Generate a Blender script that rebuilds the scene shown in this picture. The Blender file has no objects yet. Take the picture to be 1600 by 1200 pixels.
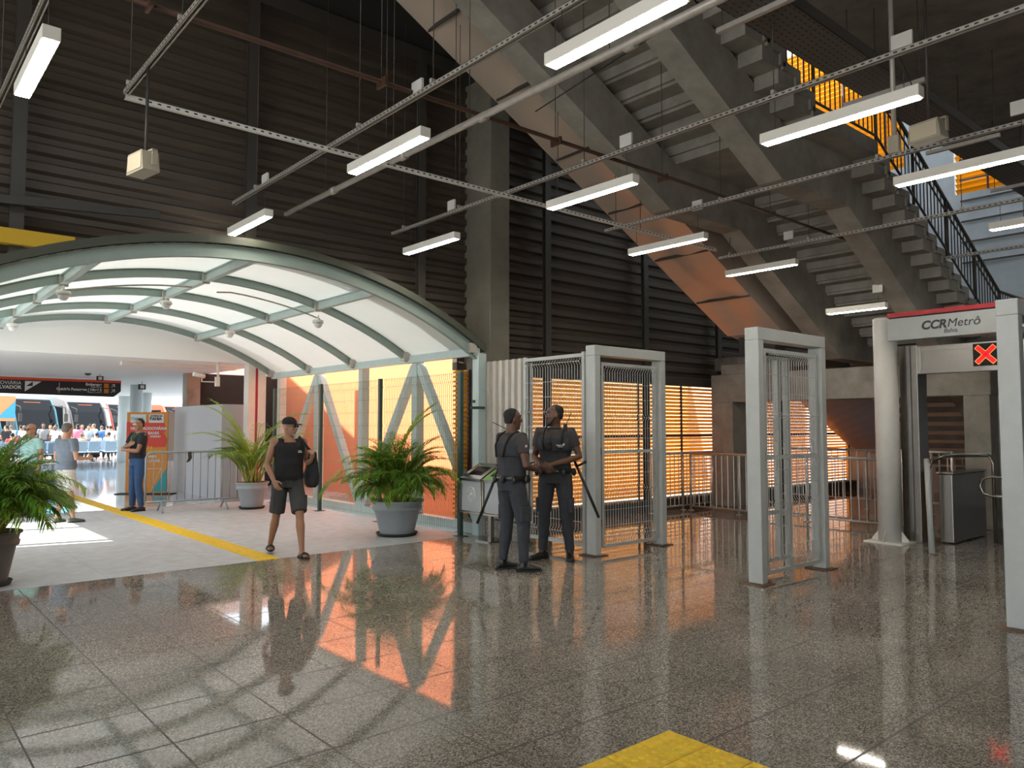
import bpy, bmesh, math, random
from mathutils import Vector, Matrix
R = math.radians
scn = bpy.context.scene
# ---------------------------------------------------------------- camera, sky, sun, exposure
cam_d = bpy.data.cameras.new('camera'); cam = bpy.data.objects.new('camera', cam_d); scn.collection.objects.link(cam)
scn.camera = cam
cam.location = (0, 0, 1.6)
cam.rotation_euler = (R(90 + 3.222), 0, R(49.2 - 90))
cam_d.sensor_fit = 'HORIZONTAL'; cam_d.sensor_width = 36; cam_d.lens = 36 * 1190 / 1600
cam_d.clip_end = 400
w = bpy.data.worlds.new('sky'); scn.world = w; w.use_nodes = True
nt = w.node_tree; bg = nt.nodes['Background']
bg.inputs[0].default_value = (0.86, 0.94, 1.0, 1); bg.inputs[1].default_value = 2.6
sun_d = bpy.data.lights.new('sun', 'SUN'); sun = bpy.data.objects.new('sun', sun_d); scn.collection.objects.link(sun)
SUN_DIR = Vector((1.0, -0.22, -1.04)).normalized()
sun.rotation_euler = SUN_DIR.to_track_quat('-Z', 'Y').to_euler()
sun_d.energy = 11; sun_d.angle = R(0.6); sun_d.color = (1.0, 0.95, 0.86)
vs = scn.view_settings
vs.view_transform = 'Standard'; vs.look = 'None'; vs.gamma = 1; vs.exposure = 0.55; vs.use_curve_mapping = False
LAMP = 38.0            # what the tube lamps give off
cy = scn.cycles
cy.max_bounces = 8; cy.diffuse_bounces = 5; cy.glossy_bounces = 5; cy.transmission_bounces = 4; cy.transparent_max_bounces = 8
cy.sample_clamp_indirect = 6.0; cy.caustics_reflective = False; cy.caustics_refractive = False

# ---------------------------------------------------------------- helpers
MATS = {}
def mat(name, col, rough=0.6, metal=0.0, var=0.0, scale=8.0, bump=0.0, trans=0.0, emit=0.0, spec=None, stretch=None, var2=None):
    """principled material; var = brightness variation by noise, bump = small relief, trans = share of light let through"""
    if name in MATS: return MATS[name]
    m = bpy.data.materials.new(name); m.use_nodes = True; MATS[name] = m
    n = m.node_tree.nodes; L = m.node_tree.links; p = n['Principled BSDF']
    c = (col[0], col[1], col[2], 1)
    p.inputs['Base Color'].default_value = c; p.inputs['Roughness'].default_value = rough; p.inputs['Metallic'].default_value = metal
    if spec is not None: p.inputs['Specular IOR Level'].default_value = spec
    if var > 0 or bump > 0:
        tc = n.new('ShaderNodeTexCoord'); mp = n.new('ShaderNodeMapping'); L.new(tc.outputs['Object'], mp.inputs[0])
        if stretch: mp.inputs['Scale'].default_value = stretch
        nz = n.new('ShaderNodeTexNoise'); nz.inputs['Scale'].default_value = scale; nz.inputs['Detail'].default_value = 6; nz.inputs['Roughness'].default_value = 0.65
        L.new(mp.outputs[0], nz.inputs['Vector'])
        if var > 0:
            r = n.new('ShaderNodeValToRGB'); L.new(nz.outputs['Fac'], r.inputs[0])
            r.color_ramp.elements[0].position = 0.3; r.color_ramp.elements[1].position = 0.7
            r.color_ramp.elements[0].color = tuple(x * (1 - var) for x in col) + (1,)
            hi = var2 if var2 else tuple(min(1, x * (1 + var)) for x in col)
            r.color_ramp.elements[1].color = hi + (1,)
            L.new(r.outputs[0], p.inputs['Base Color'])
        if bump > 0:
            b = n.new('ShaderNodeBump'); b.inputs['Strength'].default_value = bump; b.inputs['Distance'].default_value = 0.02
            L.new(nz.outputs['Fac'], b.inputs['Height']); L.new(b.outputs[0], p.inputs['Normal'])
    if trans > 0:
        t = n.new('ShaderNodeBsdfTranslucent'); t.inputs[0].default_value = c
        mx = n.new('ShaderNodeMixShader'); mx.inputs[0].default_value = trans
        o = n['Material Output']; L.new(p.outputs[0], mx.inputs[1]); L.new(t.outputs[0], mx.inputs[2]); L.new(mx.outputs[0], o.inputs[0])
    if emit > 0:
        p.inputs['Emission Color'].default_value = c; p.inputs['Emission Strength'].default_value = emit
    return m

class MB:
    """collects faces, then links them as ONE mesh object"""
    def __init__(s): s.v = []; s.f = []; s.m = []; s.sm = []
    def add(s, vs, fs, mi=0, smooth=False):
        k = len(s.v); s.v += [tuple(v) for v in vs]
        for f in fs: s.f.append(tuple(i + k for i in f)); s.m.append(mi); s.sm.append(smooth)
        return s
    def box(s, x0, x1, y0, y1, z0, z1, mi=0):
        v = [(x, y, z) for z in (z0, z1) for (x, y) in ((x0, y0), (x1, y0), (x1, y1), (x0, y1))]
        return s.add(v, [(3, 2, 1, 0), (4, 5, 6, 7), (0, 1, 5, 4), (1, 2, 6, 5), (2, 3, 7, 6), (3, 0, 4, 7)], mi)
    def bar(s, a, b, w, h, mi=0, up=(0, 0, 1)):
        """box of width w and height h along a-b"""
        a = Vector(a); b = Vector(b); d = (b - a).normalized(); up = Vector(up)
        sd = d.cross(up)
        if sd.length < 1e-4: sd = d.cross(Vector((1, 0, 0)))
        sd.normalize(); u = sd.cross(d).normalized()
        o = [(-w/2, -h/2), (w/2, -h/2), (w/2, h/2), (-w/2, h/2)]
        v = [a + sd * p + u * q for p, q in o] + [b + sd * p + u * q for p, q in o]
        return s.add(v, [(0, 1, 2, 3), (7, 6, 5, 4), (4, 5, 1, 0), (5, 6, 2, 1), (6, 7, 3, 2), (7, 4, 0, 3)], mi)
    def tube(s, pts, r, n=8, mi=0, cap=True, smooth=True, flat=None):
        """tube through pts; r one radius or one per point; flat=(w,h) scales the section"""
        pts = [Vector(p) for p in pts]; k = len(pts)
        rr = r if isinstance(r, (list, tuple)) else [r] * k
        t0 = (pts[1] - pts[0]).normalized()
        ref = Vector((0, 0, 1)) if abs(t0.z) < 0.9 else Vector((1, 0, 0))
        sd = t0.cross(ref).normalized(); vs = []
        for i, p in enumerate(pts):
            if i == 0: t = t0
            elif i == k - 1: t = (pts[i] - pts[i-1]).normalized()
            else: t = ((pts[i+1] - pts[i]).normalized() + (pts[i] - pts[i-1]).normalized())
            if t.length < 1e-6: t = t0
            t.normalize(); sd = (sd - t * sd.dot(t)).normalized(); u = t.cross(sd)
            a, b = (rr[i], rr[i]) if not isinstance(rr[i], (list, tuple)) else rr[i]
            for j in range(n):
                an = 2 * math.pi * (j + 0.5) / n
                vs.append(p + sd * (a * math.cos(an)) + u * (b * math.sin(an)))
        fs = [(i*n + j, i*n + (j+1) % n, (i+1)*n + (j+1) % n, (i+1)*n + j) for i in range(k-1) for j in range(n)]
        s.add(vs, fs, mi, smooth)
        if cap:
            b = len(s.v) - len(vs)
            s.f.append(tuple(b + j for j in reversed(range(n)))); s.m.append(mi); s.sm.append(False)
            s.f.append(tuple(b + (k-1)*n + j for j in range(n))); s.m.append(mi); s.sm.append(False)
        return s
    def cyl(s, c, r, z0, z1, n=20, mi=0, r2=None):
        return s.tube([(c[0], c[1], z0), (c[0], c[1], z1)], [r, r if r2 is None else r2], n, mi)
    def lathe(s, c, prof, n=32, mi=0):
        vs = []
        for (r, z) in prof:
            for j in range(n):
                a = 2 * math.pi * j / n; vs.append((c[0] + r * math.cos(a), c[1] + r * math.sin(a), c[2] + z))
        fs = [(i*n + j, i*n + (j+1) % n, (i+1)*n + (j+1) % n, (i+1)*n + j) for i in range(len(prof)-1) for j in range(n)]
        return s.add(vs, fs, mi, True)
    def prism(s, poly, axis, a, b, mi=0, smooth=False):
        """polygon extruded along axis: axis 'x' takes (y,z) pairs, 'y' takes (x,z), 'z' takes (x,y)"""
        def P(p, t): return {'x': (t, p[0], p[1]), 'y': (p[0], t, p[1]), 'z': (p[0], p[1], t)}[axis]
        n = len(poly); v = [P(p, a) for p in poly] + [P(p, b) for p in poly]
        s.add(v, [(i, (i+1) % n, n + (i+1) % n, n + i) for i in range(n)], mi, smooth)
        s.add(v, [tuple(reversed(range(n))), tuple(range(n, 2*n))], mi)
        return s
    def ball(s, c, r, n=12, mi=0, sc=(1, 1, 1), rot=None):
        vs = []; fs = []; m = max(4, n // 2)
        for i in range(m + 1):
            th = math.pi * i / m
            for j in range(n):
                ph = 2 * math.pi * j / n
                p = Vector((math.sin(th) * math.cos(ph) * r * sc[0], math.sin(th) * math.sin(ph) * r * sc[1], math.cos(th) * r * sc[2]))
                if rot is not None: p = rot @ p
                vs.append(p + Vector(c))
        for i in range(m):
            for j in range(n): fs.append((i*n + j, (i+1)*n + j, (i+1)*n + (j+1) % n, i*n + (j+1) % n))
        return s.add(vs, fs, mi, True)
    def build(s, name, mats, parent=None, bevel=0.0, fix=True):
        if not isinstance(mats, (list, tuple)): mats = [mats]
        off = Vector((0, 0, 0)); q = parent
        while q is not None: off += q.location; q = q.parent
        me = bpy.data.meshes.new(name); me.from_pydata([tuple(Vector(v) - off) for v in s.v], [], s.f)
        for m in mats: me.materials.append(m)
        me.polygons.foreach_set('material_index', s.m); me.polygons.foreach_set('use_smooth', s.sm)
        if fix:
            bm = bmesh.new(); bm.from_mesh(me); bmesh.ops.recalc_face_normals(bm, faces=bm.faces); bm.to_mesh(me); bm.free()
        me.update()
        o = bpy.data.objects.new(name, me); scn.collection.objects.link(o)
        if parent is not None: o.parent = parent
        if bevel > 0:
            b = o.modifiers.new('bevel', 'BEVEL'); b.width = bevel; b.segments = 2; b.limit_method = 'ANGLE'; b.angle_limit = R(40)
        return o

def tag(o, label=None, cat=None, group=None, kind=None):
    if label: o['label'] = label
    if cat: o['category'] = cat
    if group: o['group'] = group
    if kind: o['kind'] = kind
    return o
def thing(name, loc, label, cat, group=None, rz=0.0):
    o = bpy.data.objects.new(name, None); scn.collection.objects.link(o); o.location = loc; o.rotation_euler = (0, 0, rz)
    o.empty_display_size = 0.1
    return tag(o, label, cat, group)
def struct(mb, name, mats, **k):
    return tag(mb.build(name, mats, **k), kind='structure')
def dup(root, loc=None, rz=None, label=None, group=None):
    r = root.copy(); scn.collection.objects.link(r)
    if loc is not None: r.location = loc
    if rz is not None: r.rotation_euler = (0, 0, rz)
    if label: r['label'] = label
    if group: r['group'] = group
    def kids(a, b):
        for ch in list(a.children):
            c = ch.copy(); scn.collection.objects.link(c); c.parent = b; kids(ch, c)
    kids(root, r)
    return r
def text_mesh(s, size, name, m, parent, loc, rot, extr=0.002, align='LEFT', shear=0.0, bold=0.0):
    c = bpy.data.curves.new(name, 'FONT'); c.body = s; c.size = size; c.extrude = extr; c.align_x = align; c.align_y = 'CENTER'; c.shear = shear; c.offset = bold
    o = bpy.data.objects.new(name, c); scn.collection.objects.link(o)
    dg = bpy.context.evaluated_depsgraph_get(); me = bpy.data.meshes.new_from_object(o.evaluated_get(dg))
    bpy.data.objects.remove(o); bpy.data.curves.remove(c)
    me.materials.clear(); me.materials.append(m)
    o = bpy.data.objects.new(name, me); scn.collection.objects.link(o); o.parent = parent
    off = Vector((0, 0, 0)); q = parent
    while q is not None: off += q.location; q = q.parent
    o.location = Vector(loc) - off; o.rotation_euler = rot
    return o

# ---------------------------------------------------------------- materials
def granite():
    m = bpy.data.materials.new('granite'); m.use_nodes = True; n = m.node_tree.nodes; L = m.node_tree.links; p = n['Principled BSDF']
    tc = n.new('ShaderNodeTexCoord')
    v = n.new('ShaderNodeTexVoronoi'); v.inputs['Scale'].default_value = 135; L.new(tc.outputs['Object'], v.inputs['Vector'])
    r = n.new('ShaderNodeValToRGB'); e = r.color_ramp.elements
    e[0].position = 0.0; e[0].color = (0.10, 0.088, 0.075, 1); e[1].position = 1.0; e[1].color = (0.55, 0.50, 0.43, 1)
    a = e.new(0.3); a.color = (0.19, 0.168, 0.142, 1); a = e.new(0.52); a.color = (0.28, 0.248, 0.212, 1); a = e.new(0.75); a.color = (0.385, 0.345, 0.297, 1)
    sp = n.new('ShaderNodeSeparateColor'); L.new(v.outputs['Color'], sp.inputs[0]); L.new(sp.outputs[0], r.inputs[0])
    nz = n.new('ShaderNodeTexNoise'); nz.inputs['Scale'].default_value = 0.9; nz.inputs['Detail'].default_value = 3; L.new(tc.outputs['Object'], nz.inputs['Vector'])
    mr = n.new('ShaderNodeMapRange'); mr.inputs[1].default_value = 0.3; mr.inputs[2].default_value = 0.7; mr.inputs[3].default_value = 0.85; mr.inputs[4].default_value = 1.12; L.new(nz.outputs['Fac'], mr.inputs[0])
    # tile joints and a slight tone of each tile
    sx = n.new('ShaderNodeSeparateXYZ'); L.new(tc.outputs['Object'], sx.inputs[0])
    def joint(sock, off, wd):
        s1 = n.new('ShaderNodeMath'); s1.operation = 'SUBTRACT'; s1.inputs[1].default_value = off; L.new(sock, s1.inputs[0])
        s2 = n.new('ShaderNodeMath'); s2.operation = 'PINGPONG'; s2.inputs[1].default_value = 0.2925; L.new(s1.outputs[0], s2.inputs[0])
        s3 = n.new('ShaderNodeMath'); s3.operation = 'GREATER_THAN'; s3.inputs[1].default_value = wd; L.new(s2.outputs[0], s3.inputs[0]); return s3.outputs[0]
    j1 = joint(sx.outputs[0], 0.70, 0.0045); j2 = joint(sx.outputs[1], 4.115, 0.0075)
    mj = n.new('ShaderNodeMath'); mj.operation = 'MULTIPLY'; L.new(j1, mj.inputs[0]); L.new(j2, mj.inputs[1])
    jm = n.new('ShaderNodeMapRange'); jm.inputs[3].default_value = 0.14; jm.inputs[4].default_value = 1; L.new(mj.outputs[0], jm.inputs[0])
    m1 = n.new('ShaderNodeMath'); m1.operation = 'MULTIPLY'; L.new(mr.outputs[0], m1.inputs[0]); L.new(jm.outputs[0], m1.inputs[1])
    mx = n.new('ShaderNodeVectorMath'); mx.operation = 'SCALE'; L.new(r.outputs[0], mx.inputs[0]); L.new(m1.outputs[0], mx.inputs['Scale'])
    L.new(mx.outputs[0], p.inputs['Base Color'])
    rr = n.new('ShaderNodeMapRange'); rr.inputs[3].default_value = 0.5; rr.inputs[4].default_value = 0.045; L.new(mj.outputs[0], rr.inputs[0]); L.new(rr.outputs[0], p.inputs['Roughness'])
    p.inputs['IOR'].default_value = 1.5
    n2 = n.new('ShaderNodeTexNoise'); n2.inputs['Scale'].default_value = 2.2; L.new(tc.outputs['Object'], n2.inputs['Vector'])
    b = n.new('ShaderNodeBump'); b.inputs['Strength'].default_value = 0.02; b.inputs['Distance'].default_value = 0.02; L.new(n2.outputs['Fac'], b.inputs['Height']); L.new(b.outputs[0], p.inputs['Normal'])
    return m
def paver(name, col, jx, jy, rough, off=(0, 0), jw=0.004, ior=1.45):
    m = bpy.data.materials.new(name); m.use_nodes = True; n = m.node_tree.nodes; L = m.node_tree.links; p = n['Principled BSDF']
    tc = n.new('ShaderNodeTexCoord'); mp = n.new('ShaderNodeMapping'); mp.inputs['Location'].default_value = (-off[0], -off[1], 0); L.new(tc.outputs['Object'], mp.inputs[0])
    bk = n.new('ShaderNodeTexBrick'); bk.offset = 0; bk.inputs['Scale'].default_value = 1; bk.inputs['Brick Width'].default_value = jx; bk.inputs['Row Height'].default_value = jy
    bk.inputs['Mortar Size'].default_value = jw; bk.inputs['Mortar Smooth'].default_value = 0
    bk.inputs['Color1'].default_value = tuple(c * 0.94 for c in col) + (1,); bk.inputs['Color2'].default_value = tuple(min(1, c * 1.05) for c in col) + (1,); bk.inputs['Mortar'].default_value = tuple(c * 0.62 for c in col) + (1,)
    L.new(mp.outputs[0], bk.inputs['Vector'])
    nz = n.new('ShaderNodeTexNoise'); nz.inputs['Scale'].default_value = 6; nz.inputs['Detail'].default_value = 8; L.new(tc.outputs['Object'], nz.inputs['Vector'])
    mr = n.new('ShaderNodeMapRange'); mr.inputs[1].default_value = 0.3; mr.inputs[2].default_value = 0.7; mr.inputs[3].default_value = 0.86; mr.inputs[4].default_value = 1.1; L.new(nz.outputs['Fac'], mr.inputs[0])
    mx = n.new('ShaderNodeVectorMath'); mx.operation = 'SCALE'; L.new(bk.outputs[0], mx.inputs[0]); L.new(mr.outputs[0], mx.inputs['Scale']); L.new(mx.outputs[0], p.inputs['Base Color'])
    p.inputs['Roughness'].default_value = rough; p.inputs['IOR'].default_value = ior
    return m
M_GRANITE = granite()
M_PAVER = paver('light_pavers', (0.58, 0.60, 0.63), 1.2, 1.2, 0.5, (0.9, 8.95), 0.003)
M_TERRAZZO = paver('polished_pale_tiles', (0.52, 0.53, 0.55), 1.0, 1.0, 0.07, (0, 0), 0.002, 1.6)
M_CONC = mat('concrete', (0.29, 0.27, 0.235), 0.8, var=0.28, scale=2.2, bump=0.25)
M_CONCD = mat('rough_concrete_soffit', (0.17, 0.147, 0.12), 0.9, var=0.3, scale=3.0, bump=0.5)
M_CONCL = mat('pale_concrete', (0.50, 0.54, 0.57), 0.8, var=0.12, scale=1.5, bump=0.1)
M_CLAD = mat('brown_cladding', (0.085, 0.066, 0.05), 0.5, metal=0.2, var=0.25, scale=1.2, stretch=(0.3, 1, 4))
M_STEELD = mat('dark_painted_steel', (0.072, 0.064, 0.056), 0.5, metal=0.3)
M_BLACK = mat('black_shade', (0.02, 0.018, 0.016), 0.7)
M_GALV = mat('galvanised_steel', (0.50, 0.46, 0.415), 0.45, metal=0.25, var=0.12, scale=14)
M_RUST = mat('brown_pipe', (0.085, 0.042, 0.026), 0.45, metal=0.3, var=0.2)
M_WHITEP = mat('white_paint', (0.72, 0.70, 0.65), 0.45, var=0.06, scale=3)
M_FRAME = mat('grey_white_paint', (0.47, 0.49, 0.475), 0.4, var=0.08, scale=2.5)
M_STAIN = mat('brushed_stainless', (0.33, 0.30, 0.265), 0.25, metal=0.95, var=0.08, scale=3, stretch=(1, 1, 12))
M_MEMB = mat('white_membrane', (0.78, 0.80, 0.77), 0.7, trans=0.14, var=0.03, scale=1.5)
M_SAGE = mat('sage_grey_paint', (0.30, 0.37, 0.335), 0.45, var=0.05)
M_TEAL = mat('pale_teal_paint', (0.50, 0.60, 0.58), 0.5, var=0.05)
M_ORWALL = mat('orange_painted_wall', (0.72, 0.21, 0.085), 0.85, var=0.05, scale=30, stretch=(1, 6, 0.2))
M_LOUV = mat('orange_louvre_slat', (0.95, 0.59, 0.045), 0.5, trans=0.68)
M_YLOUV = mat('yellow_louvre_slat', (0.88, 0.52, 0.02), 0.5, trans=0.4)
M_YELLOW = mat('yellow_tactile', (0.93, 0.60, 0.015), 0.55, var=0.12, scale=10)
M_PLAST = mat('beige_plastic', (0.42, 0.38, 0.30), 0.5)
M_DIFF = mat('lit_diffuser', (1.0, 0.93, 0.80), 0.5, emit=LAMP)
M_COPPER = mat('pinkish_metal_sheet', (0.70, 0.58, 0.48), 0.33, metal=0.35, bump=0.25, scale=1.3, var=0.06)
M_WAVY = mat('rippled_metal_sheet', (0.66, 0.60, 0.64), 0.30, metal=0.35)
M_RED = mat('red_paint', (0.50, 0.025, 0.03), 0.4)
M_GREEN = mat('dark_green_paint', (0.035, 0.075, 0.065), 0.45)
M_WIREG = mat('grey_green_wire', (0.20, 0.22, 0.19), 0.5)
M_WIRE = mat('pale_wire', (0.50, 0.51, 0.49), 0.4, metal=0.3)
M_SOIL = mat('dark_soil', (0.04, 0.028, 0.018), 0.95, var=0.3, scale=40, bump=0.6)
M_PGROUND = mat('sunlit_paving', (0.80, 0.68, 0.52), 0.9, var=0.06)
M_ASPH = mat('pale_bus_apron', (0.55, 0.55, 0.54), 0.9, var=0.06, scale=0.5)
M_DGLASS = mat('dark_glass', (0.008, 0.010, 0.013), 0.08, spec=0.15)
# ---------------------------------------------------------------- the hall: floor, ceilings, cladding
YW = 9.6
struct(MB().box(-8, 20.2, -12, 8.95, -0.3, 0), 'floor', M_GRANITE)
struct(MB().box(7.0, 20.2, 8.95, 9.5, -0.3, 0.0), 'floor', M_GRANITE)
struct(MB().box(-3, 7.0, 8.952, 16.3, -0.3, 0.002), 'floor', M_PAVER)
struct(MB().box(-30, 60, 16.302, 44, -0.3, 0.002), 'floor', M_TERRAZZO)
struct(MB().box(-90, 120, 44.1, 160, -0.5, -0.05).box(-90, -3.1, 9.8, 16.2, -0.5, -0.05).box(-90, -8.05, -60, 9.8, -0.5, -0.05), 'ground', M_ASPH)
struct(MB().box(7.1, 60, 9.75, 16.25, -0.9, -0.35), 'ground', M_PGROUND)
# ceiling slabs
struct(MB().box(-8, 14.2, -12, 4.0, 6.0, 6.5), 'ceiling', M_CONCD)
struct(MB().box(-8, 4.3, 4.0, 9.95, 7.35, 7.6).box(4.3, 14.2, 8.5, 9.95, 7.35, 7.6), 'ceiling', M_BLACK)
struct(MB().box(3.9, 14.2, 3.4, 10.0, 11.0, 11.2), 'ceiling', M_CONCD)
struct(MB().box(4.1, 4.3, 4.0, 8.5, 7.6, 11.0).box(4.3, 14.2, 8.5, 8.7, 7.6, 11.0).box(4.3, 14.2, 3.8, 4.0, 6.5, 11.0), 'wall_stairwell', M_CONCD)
struct(MB().box(13.9, 14.2, -12, 3.4, 6.5, 11.2), 'wall_upper', M_CONCL)
# wall behind and beside the camera (left side left open to let daylight fill the hall)
struct(MB().box(-14, 20.4, -12.3, -12, 0, 13), 'wall_front', M_CONC)
for k, y in enumerate((-12, -6.6, -1.2, 4.2, 8.9)):
    struct(MB().box(-8.3, -7.9, y, y + 0.6, 0, 5.6), 'trim_%d' % (k + 1), M_CONC)
struct(MB().box(-8.3, -8, -12, 10, 5.6, 7.6), 'wall_left', M_CLAD)

def arch_z(x, r=6.27):
    d = x - 3.65
    return -2.55 + math.sqrt(max(0.01, r * r - d * d)) if abs(d) < r else -9
def cladding():
    mb = MB(); pitch = 0.21; top = 7.35
    prof = []; z = 0.0
    while z < top:
        prof += [(YW, z), (YW + 0.0, z + 0.085), (YW + 0.055, z + 0.115), (YW + 0.055, z + 0.18)]; z += pitch
    prof = [(y, z) for y, z in prof if z <= top] + [(YW, top)]
    def seg(x0, x1, zb):
        pr = [(YW, zb)] + [p for p in prof if p[1] > zb + 0.01]
        n = len(pr); v = [(x0, y, z) for y, z in pr] + [(x1, y, z) for y, z in pr]
        mb.add(v, [(i, i+1, n+i+1, n+i) for i in range(n-1)])
    seg(-8, 0.2, 0.0)
    x = 0.2
    while x < 7.1:
        seg(x, x + 0.1, max(arch_z(x + 0.05, 6.33), 2.72)); x += 0.1
    seg(7.2, 20.2, 2.5)
    mb.box(-8, 0.2, YW + 0.08, YW + 0.2, 0, 7.35); mb.box(7.2, 20.2, YW + 0.08, YW + 0.2, 2.5, 7.35); mb.box(0.2, 7.2, YW + 0.08, YW + 0.2, 3.9, 7.35)
    return mb
tag(cladding().build('wall_back', M_CLAD, fix=False), kind='structure')
struct(MB().bar((-14, YW - 0.1, 7.22), (20, YW - 0.1, 7.22), 0.2, 0.22), 'trim_6', M_STEELD)
struct(MB().box(7.75, 20.2, YW - 0.14, YW + 0.06, 2.44, 2.58), 'trim_7', M_STEELD)
struct(MB().box(7.75, 20.2, YW - 0.35, YW + 0.1, 0.0, 0.2), 'trim_8', mat('dark_kerb', (0.06, 0.052, 0.046), 0.8, var=0.2))
# steel posts of the wall
for k, (x, z0) in enumerate(((-3.9, 0), (-1.4, 0), (1.22, 3.35), (3.73, 3.75), (6.33, 3.5), (8.93, 0), (11.55, 0), (14.0, 0), (16.6, 0))):
    p = MB(); p.box(x - 0.065, x + 0.065, YW - 0.215, YW - 0.205, z0, 7.3); p.box(x - 0.01, x + 0.01, YW - 0.205, YW - 0.135, z0, 7.3); p.box(x - 0.065, x + 0.065, YW - 0.145, YW - 0.135, z0, 7.3)
    side = ('far left of the cladding', 'left of the canopy', 'above the left part of the canopy', 'above the crown of the canopy', 'above the right part of the canopy', 'right of the concrete column', 'near the stair portal', 'beside the stair portal', 'beyond the stair portal')[k]
    tag(p.build('steel_post', M_STEELD), 'dark steel wall post standing ' + side, 'post', 'steel posts of the clad wall')
# concrete column
struct(MB().box(7.33, 7.72, 9.0, YW + 0.3, 0, 7.4), 'column', mat('dark_column_concrete', (0.17, 0.155, 0.12), 0.85, var=0.25, scale=1.6, bump=0.2), bevel=0.015)  # column concrete darker than the stair concrete
struct(MB().box(14.2, 20.4, -12, 3.0, 12.8, 13.0).box(14.2, 17.6, 3.0, 12, 12.8, 13.0).box(14.2, 20.4, 12, 20, 12.8, 13.0).box(14.0, 14.2, 3.4, 10, 11.2, 13.0).box(14.0, 20.4, 12.0, 12.2, 3.2, 13.0), 'roof', M_CONCL)  # unseen atrium roof added to cut the sky light, one strip left open
# thin bracing rods behind the canopy and the yellow beam
tag(MB().bar((-1.0, 9.3, 3.80), (2.6, 9.3, 4.06), 0.05, 0.09).build('brace_bar', M_STEELD), 'dark sloping brace bar above the left half of the canopy', 'brace')
tag(MB().box(-1.5, 1.75, 9.3, 9.42, 3.50, 3.66).build('yellow_beam', mat('yellow_paint', (0.65, 0.40, 0.02), 0.5)), 'yellow painted beam behind the canopy at the far left', 'beam')

# louvre panels below the cladding
def louvre(x0, x1, first):
    mb = MB(); z = 0.25
    while z < 2.44:
        mb.prism([(YW - 0.10, z + 0.000), (YW - 0.095, z + 0.051), (YW + 0.0, z + 0.030), (YW + 0.0, z + 0.016)], 'x', x0, x1); z += 0.0725
    return mb
xs = [7.05, 7.32, 8.95, 10.05, 11.4, 12.75, 14.05, 15.4, 16.7, 18.0, 20.0]
lab = ['short end seen past the fence', 'behind the first mesh panel', 'behind the two guards', 'behind the first gate frame', 'right of the first gate frame', 'next to the stair portal', 'seen through the portal opening', 'behind the second gate frame', 'beyond the second gate frame', 'last one at the far end']
for i in range(len(xs) - 1):
    t = thing('louvre_panel', (7.75 if i == 1 else xs[i], YW, 0.2), 'backlit orange slatted louvre panel, ' + lab[i], 'louvre', 'orange louvre panels')
    louvre(7.75 if i == 1 else xs[i] + 0.01, xs[i+1] - (0.04 if i == 0 else 0.01), i == 0).build('slats', M_LOUV, t)
    b = MB()
    b.box(xs[i+1] - 0.03, xs[i+1], YW - 0.13, YW - 0.105, 0.2, 2.5)
    z = 0.28
    while z < 2.42: b.prism([(YW - 0.11, z - 0.012), (YW - 0.11, z + 0.03), (YW - 0.02, z)], 'x', xs[i+1] - 0.03, xs[i+1]); z += 0.0725
    b.build('bracket', mat('dark_purple_metal', (0.05, 0.028, 0.035), 0.5), t)
tag(MB().bar((7.8, YW - 0.125, 1.42), (19.8, YW - 0.125, 1.42), 0.03, 0.045).build('horizontal_rail', MATS['dark_purple_metal']), 'dark horizontal rail crossing the orange louvres at mid height', 'rail')
# outside of the hall on the canopy side
struct(MB().box(9.0, 9.25, 11.6, 20.1, -0.35, 4.2), 'wall_orange', M_ORWALL)
struct(MB().box(0.26, 0.34, 8.99, 12.35, 0, 2.66), 'wall_sun_block', M_FRAME)  # out-of-view wall added to keep sun off the near canopy floor
struct(MB().prism([(16.4, 3.45), (16.4, 6.5), (22.0, 9.0), (30, 9.0), (30, 3.45)], 'x', -6, 3.65), 'roof', M_CONCL)  # unseen sloped block added to cast the diagonal shade on the orange wall
struct(MB().box(9.26, 30, 14.6, 14.9, -0.35, 3.4), 'wall_peach', mat('peach_wall', (0.90, 0.74, 0.46), 0.9))  # added wall, height set to keep bright sky out of the louvre gaps
# atrium beyond the stairs
wl = MB()
wl.box(20, 20.4, -12, 20, 0, 7.2)
wl.box(20, 20.4, -12, 3.4, 7.2, 13); wl.box(20, 20.4, 6.75, 7.9, 7.2, 13); wl.box(20, 20.4, 3.4, 6.75, 8.7, 9.4); wl.box(20, 20.4, 11.2, 20, 7.2, 13); wl.box(20, 20.4, 7.9, 11.2, 12.2, 13); wl.box(20, 20.4, 7.9, 11.2, 7.2, 8.2)
struct(wl, 'wall_right', M_CONCL)
def ylouv(y0, y1, z0, z1, label):
    mb = MB(); z = z0
    while z < z1:
        mb.add([(19.99, y0, z + 0.12), (19.99, y1, z + 0.12), (20.12, y1, z), (20.12, y0, z), (19.985, y0, z + 0.11), (19.985, y1, z + 0.11), (20.115, y1, z - 0.01), (20.115, y0, z - 0.01)], [(0, 1, 2, 3), (7, 6, 5, 4), (0, 4, 5, 1), (2, 6, 7, 3), (0, 3, 7, 4), (1, 5, 6, 2)]); z += 0.135
    t = thing('yellow_louvre', (20, y0, z0), label, 'louvre', 'yellow louvres of the upper floor')
    mb.build('slats', M_YLOUV, t)
    b = MB(); k = y0 + 0.4
    while k < y1: b.box(19.96, 19.99, k, k + 0.04, z0, z1); k += 1.1
    b.build('bracket', MATS['dark_purple_metal'], t)
ylouv(3.4, 6.72, 7.2, 8.7, 'bright yellow slatted louvre high on the pale wall at far right')
ylouv(7.9, 11.2, 8.2, 12.2, 'tall yellow slatted louvre seen behind the upper stair railing')
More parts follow.
